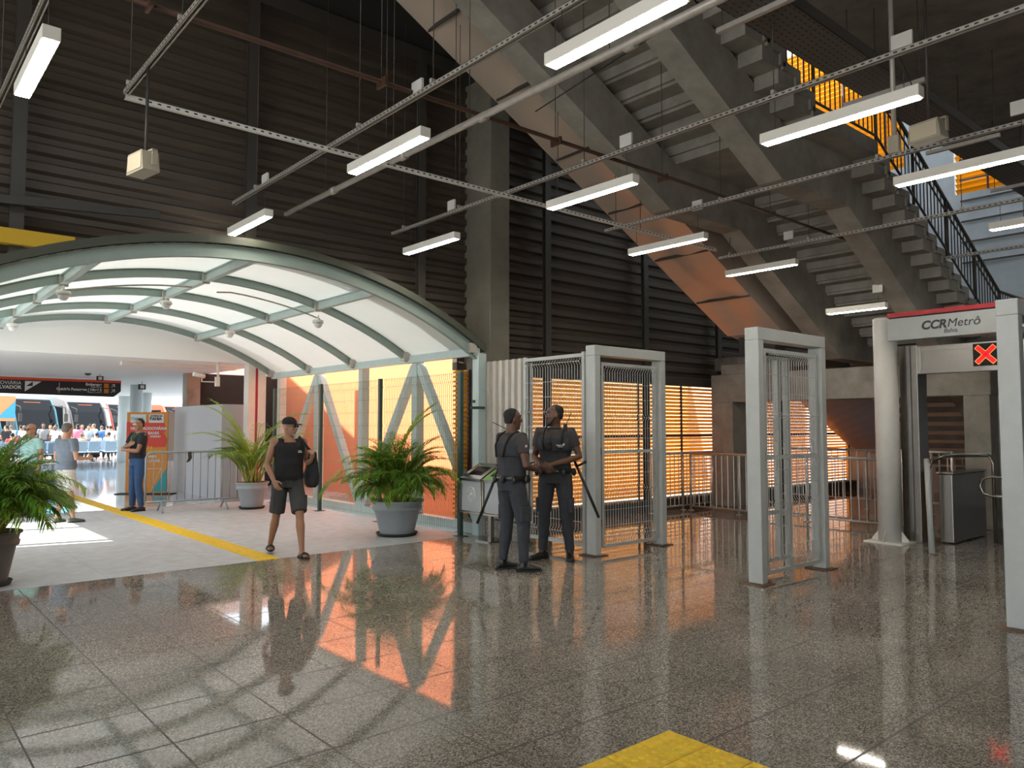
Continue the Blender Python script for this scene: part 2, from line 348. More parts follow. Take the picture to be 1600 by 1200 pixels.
struct(MB().box(15.2, 20, -6, 9.4, 2.78, 3.05).box(13.8, 15.2, -6, 4.4, 2.78, 3.05).box(13.8, 15.2, 7.15, 9.4, 2.78, 3.05), 'ceiling_mezzanine', M_CONCD)
b = MB()
for k in range(6): b.bar((19.93, 4.0 - 9, 3.5 + 0.5*k + 2.0), (19.93, 6.6, 3.5 + 0.5*k + 2.0), 0.05, 0.035)
tag(b.build('wall_rails', M_STEELD), 'set of dark horizontal rails on the pale upper wall at right', 'rails')
# ---------------------------------------------------------------- the stair and its stringers
TAN = 0.5
def flight_z(x):          # underside of the stringers
    if x < 8.47: return 4.62 + (8.47 - x) * 0.51
    if x < 10.2: return 4.62
    return 4.62 - (x - 10.2) * 0.56
def stringer(y0, y1, label):
    lo = [(4.35, flight_z(4.35)), (8.47, 4.62), (10.2, 4.62), (13.40, flight_z(13.40)), (15.15, 2.80)]
    hi = [(15.15, 3.02), (10.45, 5.30), (8.55, 5.30), (4.35, flight_z(4.35) + 0.62)]
    mb = MB().prism(lo + hi, 'y', y0, y1)
    return mb
st = thing('concrete_stair', (8.0, 5.5, 2.9), 'big grey concrete stair crossing overhead, seen from below with stepped underside', 'stair')
stringer(6.45, 6.78, '').build('stringer', M_CONC, st, bevel=0.01)
stringer(4.76, 5.09, '').build('stringer', M_CONC, st, bevel=0.01)
def steps(xa, za, n, run, rise):
    mb = MB()
    for i in range(n):
        x0 = xa + i * run; z = za - i * rise
        mb.box(x0, x0 + run + 0.06, 4.42, 7.1, z - 0.10, z)
        mb.box(x0 + run - 0.05, x0 + run + 0.06, 4.42, 7.1, z - rise - 0.06, z - 0.1)
        mb.box(x0 - 0.06, x0 + run + 0.0, 4.45, 4.76, z - 0.27, z - 0.1)
    return mb
steps(4.58, 5.46 + 12 * 0.171, 12, 0.335, 0.171).build('upper_flight', M_CONC, st)
MB().box(8.6, 10.35, 4.42, 7.1, 5.28, 5.46).build('landing_slab', M_CONC, st)
steps(10.35, 5.29, 15, 0.318, 0.160).build('lower_flight', M_CONC, st)
# portal that carries the landing
po = MB()
po.box(13.4, 13.75, 8.98, 9.22, 0, 2.1); po.box(13.4, 14.1, 8.72, 8.98, 0, 2.1)
po.box(13.4, 13.75, 4.1, 9.22, 2.1, 2.66); po.box(13.4, 13.75, 7.6, 8.98, 2.66, 2.86); po.box(13.4, 13.75, 7.9, 8.6, 2.86, 2.98)
po.box(13.4, 13.75, 4.12, 4.5, 0, 2.1); po.box(13.75, 14.1, 4.02, 4.3, 0, 2.66)
tag(po.build('stair_portal', M_CONC, bevel=0.012), 'grey concrete portal with posts and beam under the stair landing', 'portal')
# flight going on down behind the portal
lf = thing('lower_stair_flight', (16, 5, 0), 'dim concrete flight descending in the dark behind the portal', 'stair')
MB().prism([(14.2, 2.6), (18.6, 0.05), (19.2, 0.05), (19.2, 0.25), (14.2, 3.0 - 0.35)], 'y', 5.0, 5.25).build('stringer', M_CONC, lf)
s = MB()
for i in range(13): s.box(14.6 + i * 0.33, 14.98 + i * 0.33, 5.25, 6.6, 2.42 - i * 0.18, 2.52 - i * 0.18)
s.build('treads', M_CONCD, lf)
# railings along the stair
def railing(y, label):
    t = bpy.data.objects.new('railing', None); scn.collection.objects.link(t); t.parent = st; t['label'] = label; t.location = (0, 0, 0)
    a = [(4.6, 6.36 + 4.0 * 0.51), (8.6, 6.36), (10.4, 6.36), (15.15, 3.98), (19.5, 3.98)]
    for nm, dz, rr in (('handrail', 0, 0.028), ('middle_rail', -0.18, 0.014), ('bottom_rail', -0.80, 0.018)):
        MB().tube([(x, y, z + dz) for x, z in a], rr, 8).build(nm, M_STEELD, t)
    b = MB(); x = 4.7
    def az(x):
        for (x0, z0), (x1, z1) in zip(a, a[1:]):
            if x0 <= x <= x1: return z0 + (z1 - z0) * (x - x0) / (x1 - x0)
        return a[-1][1]
    while x < 19.4: b.tube([(x, y, az(x) - 0.8), (x, y, az(x))], 0.009, 5, smooth=False); x += 0.13
    b.build('balusters', M_STEELD, t)
    for x in (5.5, 7.2, 8.7, 10.4, 11.6, 12.8, 14.0, 15.2, 17.0): MB().tube([(x, y, az(x) - 0.92), (x, y, az(x))], 0.022, 8).build('post', M_STEELD, t)
railing(4.46, 'dark baluster railing along the near edge of the stair')
railing(7.03, 'dark baluster railing along the far edge of the stair')
# escalator with metal clad underside
es = thing('escalator', (10, 7.7, 3.2), 'escalator with pinkish metal cladding rising beside the concrete stair', 'escalator')
def sheet(x0, z0, x1, z1, y0, y1, sag, nx=36, ny=12):
    vs = []; fs = []
    for i in range(nx + 1):
        for j in range(ny + 1):
            u = i / nx; v = j / ny
            zz = z0 + (z1 - z0) * u - sag * math.sin(math.pi * v) - 0.03 * math.sin(9 * u + 5 * v) * math.sin(math.pi * v) - 0.02 * math.sin(23 * u - 7 * v) * math.sin(math.pi * v)
            vs.append((x0 + (x1 - x0) * u, y0 + (y1 - y0) * v, zz))
    for i in range(nx):
        for j in range(ny): a = i*(ny+1)+j; fs.append((a, a+1, a+ny+2, a+ny+1))
    return MB().add(vs, fs, 0, True)
sheet(4.4, 7.5, 12.54, 3.32, 7.12, 8.2, -0.02).build('underside', M_COPPER, es, fix=False)
MB().add([(4.4, 8.2, 7.5), (12.54, 8.2, 3.32), (12.9, 8.2, 4.3), (4.4, 8.2, 8.6), (4.4, 8.24, 7.5), (12.54, 8.24, 3.32), (12.9, 8.24, 4.3), (4.4, 8.24, 8.6)], [(0, 1, 2, 3), (7, 6, 5, 4), (0, 4, 5, 1), (1, 5, 6, 2)]).build('far_side_panel', M_COPPER, es)
MB().add([(4.4, 7.12, 7.5), (12.54, 7.12, 3.32), (12.9, 7.12, 4.3), (4.4, 7.12, 8.6), (4.4, 7.16, 7.5), (12.54, 7.16, 3.32), (12.9, 7.16, 4.3), (4.4, 7.16, 8.6)], [(0, 1, 2, 3), (7, 6, 5, 4), (0, 4, 5, 1), (1, 5, 6, 2)]).build('near_side_panel', M_COPPER, es)
MB().prism([(12.54, 3.32), (13.4, 3.15), (13.6, 3.3), (13.6, 4.1), (12.6, 4.2)], 'y', 7.13, 8.19).build('lower_end', M_COPPER, es)
MB().box(12.95, 13.3, 7.5, 8.15, 2.98, 3.18).box(12.7, 12.85, 8.0, 8.1, 2.95, 3.3).build('drive_box', M_STEELD, es)
for i in range(6): MB().box(5.6 + i * 1.18, 5.615 + i * 1.18, 7.12, 8.2, 7.5 - (1.2 + i * 1.18) * 0.5135 - 0.03, 7.5 - (1.2 + i * 1.18) * 0.5135 + 0.02).build('seam', M_STEELD, es)
# the rippled underside of the lower escalator
nx, ny = 40, 60; vs = []; fs = []
for i in range(nx + 1):
    for j in range(ny + 1):
        u = i / nx; v = j / ny
        x = 13.95 + 3.2 * u; y = 8.15 - 1.5 * v
        z = 2.62 - 0.45 * 3.2 * u - 0.9 * (1 - v) ** 2 * 0.0 - 0.75 * v * (1 - v) * 1.0
        z += 0.012 * math.sin(75 * u + 6 * math.sin(4 * v) + 30 * v) 
        vs.append((x, y, z))
for i in range(nx):
    for j in range(ny): a = i*(ny+1)+j; fs.append((a, a+1, a+ny+2, a+ny+1))
tag(MB().add(vs, fs, 0, True).build('rippled_escalator_casing', M_WAVY, fix=False), 'rippled purplish metal casing sloping down behind the concrete portal', 'casing')
# ---------------------------------------------------------------- the arched canopy
CAN_Y = [8.95, 10.75, 12.55, 14.35, 16.15]
cn = thing('arched_canopy', (3.65, 12.5, 0), 'white membrane canopy on sage green steel arches leading out of the hall', 'canopy')
def arc(r, x0, x1, n=40): return [(x0 + (x1 - x0) * i / n, arch_z(x0 + (x1 - x0) * i / n, r)) for i in range(n + 1)]
up = arc(6.31, 0.3, 7.0); lo = arc(6.285, 0.3, 7.0)
mb = MB()
ov = arc(6.31, 0.22, 7.08, 44)
n = len(ov)
mb.add([(x, 8.95, z) for x, z in ov] + [(x, 16.3, z) for x, z in ov], [(i, i+1, n+i+1, n+i) for i in range(n-1)], 0, True)
mb.build('membrane', M_MEMB, cn, fix=False)
for k, y in enumerate(CAN_Y):
    h = 0.15 if k == 0 else 0.115
    a = arc(6.30, 0.3, 7.0, 44); b = arc(6.30 - h, 0.3, 7.0, 44)
    m = MB()
    w_ = 0.035
    poly = a + b[::-1]
    m.prism(poly, 'y', y - 0.006, y + 0.006)
    # flanges
    for (q, t) in ((arc(6.30, 0.3, 7.0, 44), 0.008), (b, -0.008)):
        n = len(q); v = []
        for yy in (y - w_, y + w_): v += [(x, yy, z) for x, z in q] + [(x, yy, z - t) for x, z in q]
        fs = []
        for i in range(n - 1): fs += [(i, i+1, 2*n+i+1, 2*n+i), (n+i, 3*n+i, 3*n+i+1, n+i+1), (i, n+i, n+i+1, i+1), (2*n+i, 2*n+i+1, 3*n+i+1, 3*n+i)]
        m.add(v, fs)
    m.build('arch_beam', M_SAGE, cn)
m = MB(); a = arc(6.40, 0.15, 7.12, 44); b = arc(6.31, 0.15, 7.12, 44)
m.prism(a + b[::-1], 'y', 8.86, 8.99).build('front_gutter', mat('dark_olive_trim', (0.07, 0.075, 0.055), 0.6), cn)
for x in (1.9, 3.62, 5.3):
    z = arch_z(x, 6.28)
    m = MB().box(x - 0.006, x + 0.006, 9.0, 16.1, z - 0.12, z).box(x - 0.04, x + 0.04, 9.0, 16.1, z - 0.128, z - 0.12).box(x - 0.04, x + 0.04, 9.0, 16.1, z - 0.01, z)
    m.build('purlin', M_TEAL, cn)
    for y in CAN_Y[1:]:
        MB().box(x - 0.05, x + 0.05, y - 0.09, y - 0.045, z - 0.15, z - 0.02).build('clip', M_GALV, cn)
for x in (0.3, 7.0):
    m = MB().box(x - 0.05, x + 0.05, 8.9, 16.2, 2.66, 2.78); m.build('edge_beam', M_TEAL, cn)
    for y in CAN_Y: MB().box(x - 0.14, x - 0.02, y - 0.07, y + 0.07, 2.7, 2.84).build('clip', M_GALV, cn)
# side truss on the right: posts and V struts
for y, x in ((8.95, 7.08), (10.75, 7.18), (12.55, 7.18), (14.35, 7.18), (16.15, 7.18)):
    MB().box(x - 0.075, x + 0.075, y - 0.075, y + 0.075, -0.3, 2.7).build('post', M_TEAL, cn, bevel=0.006)
for y0, y1 in ((16.15, 14.42), (14.28, 12.62), (10.82, 12.48), (10.68, 9.05)):
    top = y0 if abs(y0 - 14.35) < .1 or abs(y0 - 10.75) < .1 else y1; bot = y1 if top == y0 else y0
    MB().bar((7.18, top, 2.62), (7.18, bot, 0.12), 0.13, 0.13, up=(1, 0, 0)).build('strut', M_TEAL, cn, bevel=0.006)
MB().box(7.10, 7.26, 8.95, 16.2, -0.02, 0.16).build('bottom_chord', M_TEAL, cn)
# wire runs along the canopy
for x in (3.5, 5.45): MB().tube([(x - 1.6, 10.9, arch_z(x - 1.6, 6.1) - 0.03)] + [(x - 1.6 + 0.2*i, 10.9, arch_z(x - 1.6 + 0.2*i, 6.12) - 0.02) for i in range(1, 9)], 0.012, 6).build('conduit', M_GALV, cn)
# left side of the canopy: beam posts, and the wall added to shade the near end
for y in (10.75, 12.55, 14.35, 16.15): MB().box(0.22, 0.37, y - 0.075, y + 0.075, 0, 2.7).build('post', M_TEAL, cn)
# dome cameras and wall camera
def dome(x, y, z, label):
    t = thing('dome_camera', (x, y, z), label, 'camera', 'dome cameras under the canopy')
    MB().lathe((x, y, z), [(0.0, 0.0), (0.075, 0.0), (0.085, -0.03), (0.08, -0.05), (0.0, -0.05)], 20).build('housing', M_WHITEP, t)
    MB().ball((x, y, z - 0.06), 0.062, 16).build('dome', mat('pale_dome_glass', (0.75, 0.78, 0.8), 0.1), t)
    MB().cyl((x, y), 0.012, z, z + 0.07, 8).build('stem', M_WHITEP, t)
dome(1.86, 10.45, 3.24, 'white dome camera under the canopy near its left front purlin')
dome(3.40, 11.7, 3.44, 'white dome camera under the canopy beside its middle purlin')
dome(5.22, 10.5, 3.20, 'white dome camera under the canopy near the right purlin, closest to the hall')
dome(4.90, 13.2, 3.27, 'small white dome camera deep under the canopy beside the right purlin')
dome(1.84, 14.2, 3.23, 'small white dome camera deep under the canopy at far left')
# green mesh fence
def wires(mb, o, u, width, z0, z1, pitch, folds, hz, r, nrm, fold=0.035):
    o = Vector(o); u = Vector(u).normalized(); nv = Vector(nrm)
    k = int(width / pitch)
    zs = []
    for f in folds: zs += [(f - 0.045, 0), (f, fold), (f + 0.045, 0)]
    zs = [(z0, 0)] + zs + [(z1, 0)]
    for i in range(k + 1):
        p = o + u * (i * pitch + (width - k * pitch) / 2)
        mb.tube([(p.x + nv.x*d, p.y + nv.y*d, z) for z, d in zs], r, 4, smooth=False, cap=False)
    for z, d in [(h, 0) for h in hz] + [(f, fold) for f in folds]:
        a = o + nv * d; b = a + u * width
        mb.tube([(a.x, a.y, z), (b.x, b.y, z)], r, 4, smooth=False, cap=False)
posts = [9.02, 11.3, 13.48, 15.6]
names = ['nearest the concrete column', 'behind the big potted palm', 'behind the walking man']
for i in range(3):
    y0, y1 = posts[i], posts[i+1]
    t = thing('mesh_fence_panel', (6.82, y0, 0), 'green wire mesh fence panel under the canopy, ' + names[i], 'fence', 'green mesh fence')
    m = MB(); wires(m, (6.84, y0 + 0.04, 0), (0, 1, 0), y1 - y0 - 0.08, 0.06, 2.42, 0.052, (0.28, 0.95, 1.62, 2.28), (0.1, 0.5, 0.73, 1.18, 1.4, 1.85, 2.07, 2.4), 0.0032, (1, 0, 0), 0.03)
    m.build('mesh', M_WIREG, t, fix=False)
for i, y in enumerate(posts):
    t = thing('fence_post', (6.78, y, 0), 'dark green fence post ' + ('at the hall end of the fence', 'behind the big potted palm', 'beside the walking man', 'at the far end of the fence')[i], 'post', 'green fence posts')
    MB().box(6.755, 6.815, y - 0.03, y + 0.03, 0.008, 2.42).build('shaft', M_GREEN, t); MB().box(6.70, 6.87, y - 0.08, y + 0.08, 0, 0.01).build('base_plate', M_GREEN, t)
# ---------------------------------------------------------------- trays, pipes, lamps under the ceiling
def roof_above(x, y):
    if y < 3.9: return 6.0
    if y < 7.12 and x > 4.35: return flight_z(x) + (0.0 if (4.76 < y < 5.09 or 6.45 < y < 6.78) else 0.35)
    if y < 8.2 and x > 4.4: return 7.5 - (x - 4.4) * 0.5135
    return 7.35
trayn = [0]
def tray(x, y0, y1, z, label, rods):
    t = thing('cable_tray', (x, y0, z), label, 'tray', 'slotted cable trays carrying the lamps')
    m = MB().box(x - 0.022, x + 0.022, y0, y1, z + 0.036, z + 0.04).box(x - 0.022, x - 0.019, y0, y1, z, z + 0.04).box(x + 0.019, x + 0.022, y0, y1, z, z + 0.04)
    m.box(x - 0.022, x - 0.010, y0, y1, z, z + 0.003).box(x + 0.010, x + 0.022, y0, y1, z, z + 0.003)
    y = y0 + 0.05
    while y < y1 - 0.1:
        for q in (-0.0225, 0.0225): m.add([(x + q, y, z + 0.014), (x + q, y + 0.028, z + 0.014), (x + q, y + 0.028, z + 0.026), (x + q, y, z + 0.026)], [(0, 1, 2, 3)], 1)
        y += 0.06
    m.build('channel', [M_GALV, M_BLACK], t)
    for y in rods:
        zt = roof_above(x, y)
        MB().tube([(x, y, z + 0.03), (x, y, zt)], 0.0045, 6).build('hanger_rod', M_STEELD, t)
        MB().box(x - 0.03, x + 0.03, y - 0.014, y + 0.014, z + 0.04, z + 0.075).build('clamp', M_GALV, t)
tray(0.84, -1, 8.3, 4.35, 'slotted cable tray at the top left corner beside the nearest lamp', (0.5, 3.1, 5.4, 7.6))
tray(1.60, 2.0, 6.72, 4.33, 'slotted cable tray ending above the left loudspeaker', (3.2, 5.3, 6.6))
tray(3.47, -1, 9.3, 4.35, 'long slotted cable tray over the two lamps in front of the canopy', (1.3, 3.3, 5.0, 6.2, 8.6))
tray(5.76, -1, 9.3, 4.35, 'long slotted cable tray passing in front of the concrete column', (1.0, 3.3, 5.5, 7.7, 9.0))
tray(7.96, -1, 7.2, 4.35, 'slotted cable tray crossing under the stair landing', (1.5, 3.4, 5.3, 7.0))
tray(10.3, -1, 6.9, 4.25, 'slotted cable tray furthest along under the lower stair flight', (1.5, 3.4, 5.4, 6.7))
tray(12.75, -1, 4.5, 4.2, 'thin slotted cable tray beside the lower stair flight', (1.4, 3.4))
t = thing('cross_channel', (1.6, 6.76, 4.33), 'perforated white channel running across from the left loudspeaker towards the stair', 'tray')
m = MB().box(1.6, 10.0, 6.74, 6.745, 4.31, 4.35).box(1.6, 10.0, 6.745, 6.78, 4.31, 4.315); x = 1.7
while x < 9.9: m.add([(x, 6.7385, 4.324), (x + 0.03, 6.7385, 4.324), (x + 0.03, 6.7385, 4.338), (x, 6.7385, 4.338)], [(0, 1, 2, 3)], 1); x += 0.075
m.build('channel', [M_WHITEP, M_BLACK], t)
for x in (4.1, 5.0, 6.6, 8.2): MB().tube([(x, 6.76, 4.34), (x, 6.76, roof_above(x, 6.76))], 0.0045, 6).build('hanger_rod', M_STEELD, t)
t = thing('round_conduit', (4.15, 1, 4.35), 'thick grey round conduit running between the lamp rows toward the wall', 'pipe')
MB().tube([(4.12, -1, 4.36), (4.15, 9.3, 4.36)], 0.032, 12).build('pipe', M_GALV, t)
for y in (0.5, 3.5, 5.2, 6.5, 8.0):
    MB().tube([(4.15, y - 0.05, 4.36), (4.15, y + 0.05, 4.36)], 0.042, 12).build('coupling', M_GALV, t)
    MB().tube([(4.15, y + 0.2, 4.38), (4.15, y + 0.2, 6.0 if y < 3.6 else 7.35)], 0.0045, 6).build('hanger_rod', M_STEELD, t)
t = thing('brown_pipe', (0, 5.4, 4.5), 'thin brown sprinkler pipe crossing above the lamps from upper left to lower right', 'pipe')
MB().tube([(-3, 5.42, 4.44), (7, 5.3, 4.44), (12.4, 5.25, 4.39)], 0.02, 10).build('pipe', M_RUST, t)
for x in (1.4, 3.2, 5.2, 6.9, 9.2):
    MB().box(x - 0.012, x + 0.012, 5.28, 5.42, 4.40, 4.475).build('ring', M_RUST, t)
    MB().tube([(x, 5.36, 4.46), (x, 5.36, roof_above(x, 5.36))], 0.0045, 6).build('hanger_rod', M_STEELD, t)
tag(MB().tube([(4.0, 1.0, 4.47), (4.02, 1.5, 4.47), (4.6, 5.0, 4.47)], 0.006, 6).build('loose_cable', M_BLACK), 'thin dark cable hanging loosely above the near lamps', 'cable')
# wide perforated tray
t = thing('wide_perforated_tray', (8, 3.25, 5.0), 'wide dark perforated cable tray running along the ceiling edge beside the stair', 'tray')
def perf():
    m = bpy.data.materials.new('perforated_dark_metal'); m.use_nodes = True; n = m.node_tree.nodes; L = m.node_tree.links; p = n['Principled BSDF']
    p.inputs['Metallic'].default_value = 0.4; p.inputs['Roughness'].default_value = 0.5
    tc = n.new('ShaderNodeTexCoord'); b = n.new('ShaderNodeTexBrick'); b.offset = 0.5; b.inputs['Scale'].default_value = 1; b.inputs['Brick Width'].default_value = 0.08; b.inputs['Row Height'].default_value = 0.055; b.inputs['Mortar Size'].default_value = 0.021; b.inputs['Mortar Smooth'].default_value = 0
    b.inputs['Color1'].default_value = b.inputs['Color2'].default_value = (0.01, 0.009, 0.008, 1); b.inputs['Mortar'].default_value = (0.10, 0.09, 0.08, 1)
    L.new(tc.outputs['Object'], b.inputs['Vector']); L.new(b.outputs[0], p.inputs['Base Color']); return m
M_PERF = perf()
MB().box(4.2, 14, 3.03, 3.45, 5.0, 5.004).box(4.2, 14, 3.03, 3.034, 5.0, 5.11).box(4.2, 14, 3.446, 3.45, 5.0, 5.11).build('tray', M_PERF, t)
for x in (5.45, 7.75, 9.9, 12.2):
    MB().box(x, x + 0.045, 2.85, 3.65, 4.955, 4.998).build('cross_bar', M_GALV, t)
    for y in (2.9, 3.6): MB().tube([(x + 0.02, y, 4.98), (x + 0.02, y, 6.0)], 0.005, 6).build('hanger_rod', M_STEELD, t)
# lamps
def lamp(x, y0, L, z, label, slot=0.35, tilt=0):
    t = thing('tube_lamp', (x, y0, z), label, 'lamp', 'hanging white tube lamps')
    MB().box(x - 0.052, x + 0.052, y0, y0 + L, z, z + 0.085).build('housing', mat('cream_lamp_housing', (0.88, 0.84, 0.76), 0.45), t, bevel=0.004)
    MB().box(x - 0.042, x + 0.042, y0 + 0.02, y0 + L - 0.02, z - 0.006, z - 0.001).build('diffuser', M_DIFF, t)
    for k in (0.12, L - 0.12): MB().tube([(x, y0 + k, z + 0.085), (x, y0 + k, z + slot)], 0.003, 5).build('suspension_wire', M_STEELD, t)
    MB().box(x - 0.012, x + 0.012, y0 + 0.05, y0 + 0.2, z + slot + 0.045, z + slot + 0.17).build('driver_plate', M_WHITEP, t)
lamp(0.84, 5.34, 1.1, 4.0, 'lit tube lamp at the top left corner, glowing warm')
lamp(3.5, 8.3, 1.15, 4.0, 'lit tube lamp nearest the crown of the canopy, small and low')
lamp(3.5, 5.15, 1.24, 4.0, 'lit tube lamp hanging right over the walking man side, above the canopy front')
lamp(3.44, 2.5, 1.1, 4.0, 'largest lit tube lamp, at the top edge of the photo')
lamp(5.74, 7.72, 1.2, 4.0, 'lit tube lamp just left of the concrete column')
lamp(5.74, 4.78, 1.24, 4.0, 'lit tube lamp in front of the wall right of the concrete column')
lamp(5.79, 2.15, 1.28, 4.0, 'long bright tube lamp in front of the dark stair side')
lamp(8.15, 5.65, 1.26, 4.0, 'lit tube lamp in front of the pinkish escalator cladding')
lamp(7.8, 1.95, 1.22, 4.0, 'lit tube lamp at the right edge of the photo, upper one')
lamp(10.47, 5.68, 1.2, 4.0, 'short lit tube lamp below the first stair landing')
lamp(10.45, 1.95, 1.2, 4.0, 'small lit tube lamp cut by the right edge, lower one')
lamp(11.75, 4.95, 0.93, 3.4, 'faint tube lamp low in front of the stair treads, left of the entrance sign', 0.2)
# loudspeakers
def speaker(x, y, z, label, s=1.0, rz=0.0, white=False):
    t = thing('loudspeaker', (x, y, z), label, 'speaker', None, rz)
    # built about the origin, then held by the empty
    def B(mb, name, m, bev=0):
        o = mb.build(name, m, None, bevel=bev); o.parent = t; return o
    m = MB().prism([(-0.15*s, -0.085*s), (0.15*s, -0.085*s), (0.125*s, 0.085*s), (-0.125*s, 0.085*s)], 'x', -0.09*s, 0.05*s)
    B(m, 'cabinet', M_PLAST, 0.008)
    B(MB().box(-0.096*s, -0.089*s, -0.12*s, 0.12*s, -0.066*s, 0.066*s), 'grille', mat('cream_grille', (0.62, 0.55, 0.40), 0.6))
    B(MB().box(-0.02, 0.02, -0.165*s, 0.165*s, 0.085*s, 0.10*s).box(-0.02, 0.02, -0.165*s, -0.155*s, -0.03, 0.10*s).box(-0.02, 0.02, 0.155*s, 0.165*s, -0.03, 0.10*s), 'bracket', M_PLAST)
    return t
t = speaker(1.60, 6.1, 3.58, 'beige loudspeaker hanging on a rod at upper left, in front of the cladding', 0.9, R(10))
o = MB().tube([(1.60, 6.1, 3.65), (1.60, 6.1, 4.34)], 0.012, 8).build('hanging_rod', M_STEELD); o.location = (-1.60, -6.1, -3.58); o.parent = t
t.rotation_euler = (0, 0, R(10))
t = speaker(7.22, 2.63, 4.24, 'cream loudspeaker box fixed under the ceiling at upper right', 1.0, R(-8))
t2 = thing('junction_box', (7.2, 2.95, 4.2), 'grey electrical box on a hanging pole at upper right', 'box')
MB().box(7.14, 7.2, 2.86, 2.96, 4.12, 4.28).build('box', M_PLAST, t2, bevel=0.006); MB().tube([(7.17, 2.91, 4.28), (7.17, 2.91, 6.0)], 0.022, 10).build('pole', M_GALV, t2)
MB().tube([(7.17, 2.9, 5.2), (7.2, 2.75, 4.7), (7.2, 2.72, 4.45)], 0.005, 6).build('cable', M_BLACK, t2)
o = MB().tube([(7.22, 2.63, 4.33), (7.22, 2.63, 6.0)], 0.012, 8).build('hanging_rod', M_STEELD); o.location = (-7.22, -2.63, -4.24); o.parent = t
# ---------------------------------------------------------------- gate frames, fence line, entrance sign, turnstile, rails
M_RUSTP = mat('rusty_plate', (0.12, 0.07, 0.045), 0.7, var=0.3, scale=20)
def leaf(t, x0, x1, y, z0, z1, name='mesh_leaf', folds=True):
    m = MB(); r = 0.02
    for x in (x0, x1): m.box(x - r, x + r, y - r, y + r, z0, z1)
    for z in (z0, (z0 + z1) / 2 + 0.02, z1 - 0.02): m.box(x0 + r, x1 - r, y - r, y + r, z - r, z + r)
    m.build(name + '_frame', M_FRAME, t)
    m = MB()
    wires(m, (x0 + 0.02, y - 0.02, 0), (1, 0, 0), x1 - x0 - 0.04, z0 + 0.02, z1 - 0.02, 0.05, (0.22, 0.80, 1.72, 2.36), (0.35, 0.55, 1.0, 1.15, 1.45, 1.58, 1.95, 2.15), 0.0036, (0, -1, 0), 0.035)
    m.build('wire_mesh', M_WIRE, t, fix=False)
def gate(y, label, second=False):
    t = thing('mesh_gate', (7.0, y, 0), label, 'gate', 'tall white gate frames')
    for x in (7.0, 8.31): MB().box(x, x + 0.10, y, y + 0.16, 0.012, 2.50).build('post', M_FRAME, t, bevel=0.006)
    MB().box(7.0, 8.41, y, y + 0.16, 2.50, 2.63).build('top_beam', M_FRAME, t, bevel=0.006)
    for x in (7.05, 8.36): MB().box(x - 0.14, x + 0.12, y - 0.05, y + 0.21, 0, 0.012).build('base_plate', M_RUSTP, t)
    leaf(t, 7.17, 8.24, y + 0.05, 0.10, 2.42)
    for z in (0.35, 1.25, 2.25): MB().cyl((7.125, y + 0.03), 0.014, z, z + 0.09, 8).build('hinge', M_STEELD, t)
    if second:
        m = MB()
        for x in (8.0, 8.2): m.box(x - 0.03, x + 0.03, y + 0.35, y + 0.41, 0.1, 2.4)
        m.box(7.5, 8.2, y + 0.36, y + 0.40, 2.36, 2.4).box(7.5, 8.2, y + 0.36, y + 0.40, 0.1, 0.14).box(7.5, 8.2, y + 0.36, y + 0.40, 0.62, 0.66)
        x = 7.5
        while x < 8.0: m.tube([(x, y + 0.38, 0.1), (x, y + 0.38, 2.38)], 0.004, 4, smooth=False); x += 0.06
        m.box(7.48, 7.52, y + 0.36, y + 0.40, 0.01, 2.4).box(8.18, 8.22, y + 0.34, y + 0.42, 0.0, 0.1)
        m.build('folded_leaf', M_FRAME, t)
gate(6.52, 'tall white gate frame with wire mesh right of the two guards')
gate(4.24, 'tall white mesh gate frame standing freely in front of the stair portal', True)
gate(1.93, 'tall white gate frame cut by the right edge of the photo')
# mesh panel between hoarding and first frame
t = thing('mesh_side_panel', (7.05, 6.7, 0), 'white framed wire mesh panel behind the two guards', 'fence')
m = MB(); r = 0.022
for y in (6.74, 7.86): m.box(7.03 - r, 7.03 + r, y - r, y + r, 0.02, 2.56)
for z in (0.12, 1.27, 2.52): m.box(7.03 - r, 7.03 + r, 6.74 + r, 7.86 - r, z - r, z + r)
m.build('panel_frame', M_FRAME, t)
m = MB(); wires(m, (7.0, 6.77, 0), (0, 1, 0), 1.06, 0.14, 2.5, 0.05, (0.26, 0.9, 1.8, 2.44), (0.4, 0.6, 0.75, 1.1, 1.4, 1.6, 2.0, 2.2), 0.0036, (-1, 0, 0), 0.035); m.build('wire_mesh', M_WIRE, t, fix=False)
MB().box(6.95, 7.1, 7.8, 7.93, 0, 0.02).build('base_plate', M_RUSTP, t); MB().box(6.985, 7.0, 7.80, 7.9, 1.22, 1.34).build('lock', M_STEELD, t)
# corrugated hoarding
m = MB(); pr = []; y = 7.92; k = 0
while y < 8.9:
    pr += [(7.12, y), (7.12, y + 0.055), (7.16, y + 0.075), (7.16, y + 0.12)]; y += 0.14
n = len(pr); m.add([(a, b, 0.26) for a, b in pr] + [(a, b, 2.57) for a, b in pr] + [(a + 0.004, b, 0.26) for a, b in pr] + [(a + 0.004, b, 2.57) for a, b in pr], [(i, i+1, n+i+1, n+i) for i in range(n-1)] + [(2*n+i, 3*n+i, 3*n+i+1, 2*n+i+1) for i in range(n-1)] + [(n+i, n+i+1, 3*n+i+1, 3*n+i) for i in range(n-1)])
t = thing('metal_hoarding', (7.14, 8.4, 0), 'off-white corrugated metal hoarding beside the concrete column', 'hoarding')
m.build('corrugated_sheet', mat('off_white_sheet', (0.50, 0.46, 0.40), 0.4, metal=0.3, var=0.15, scale=6, stretch=(1, 1, 0.4)), t, fix=False)
MB().box(7.18, 7.22, 7.92, 8.88, 0, 2.5).build('support', M_FRAME, t)
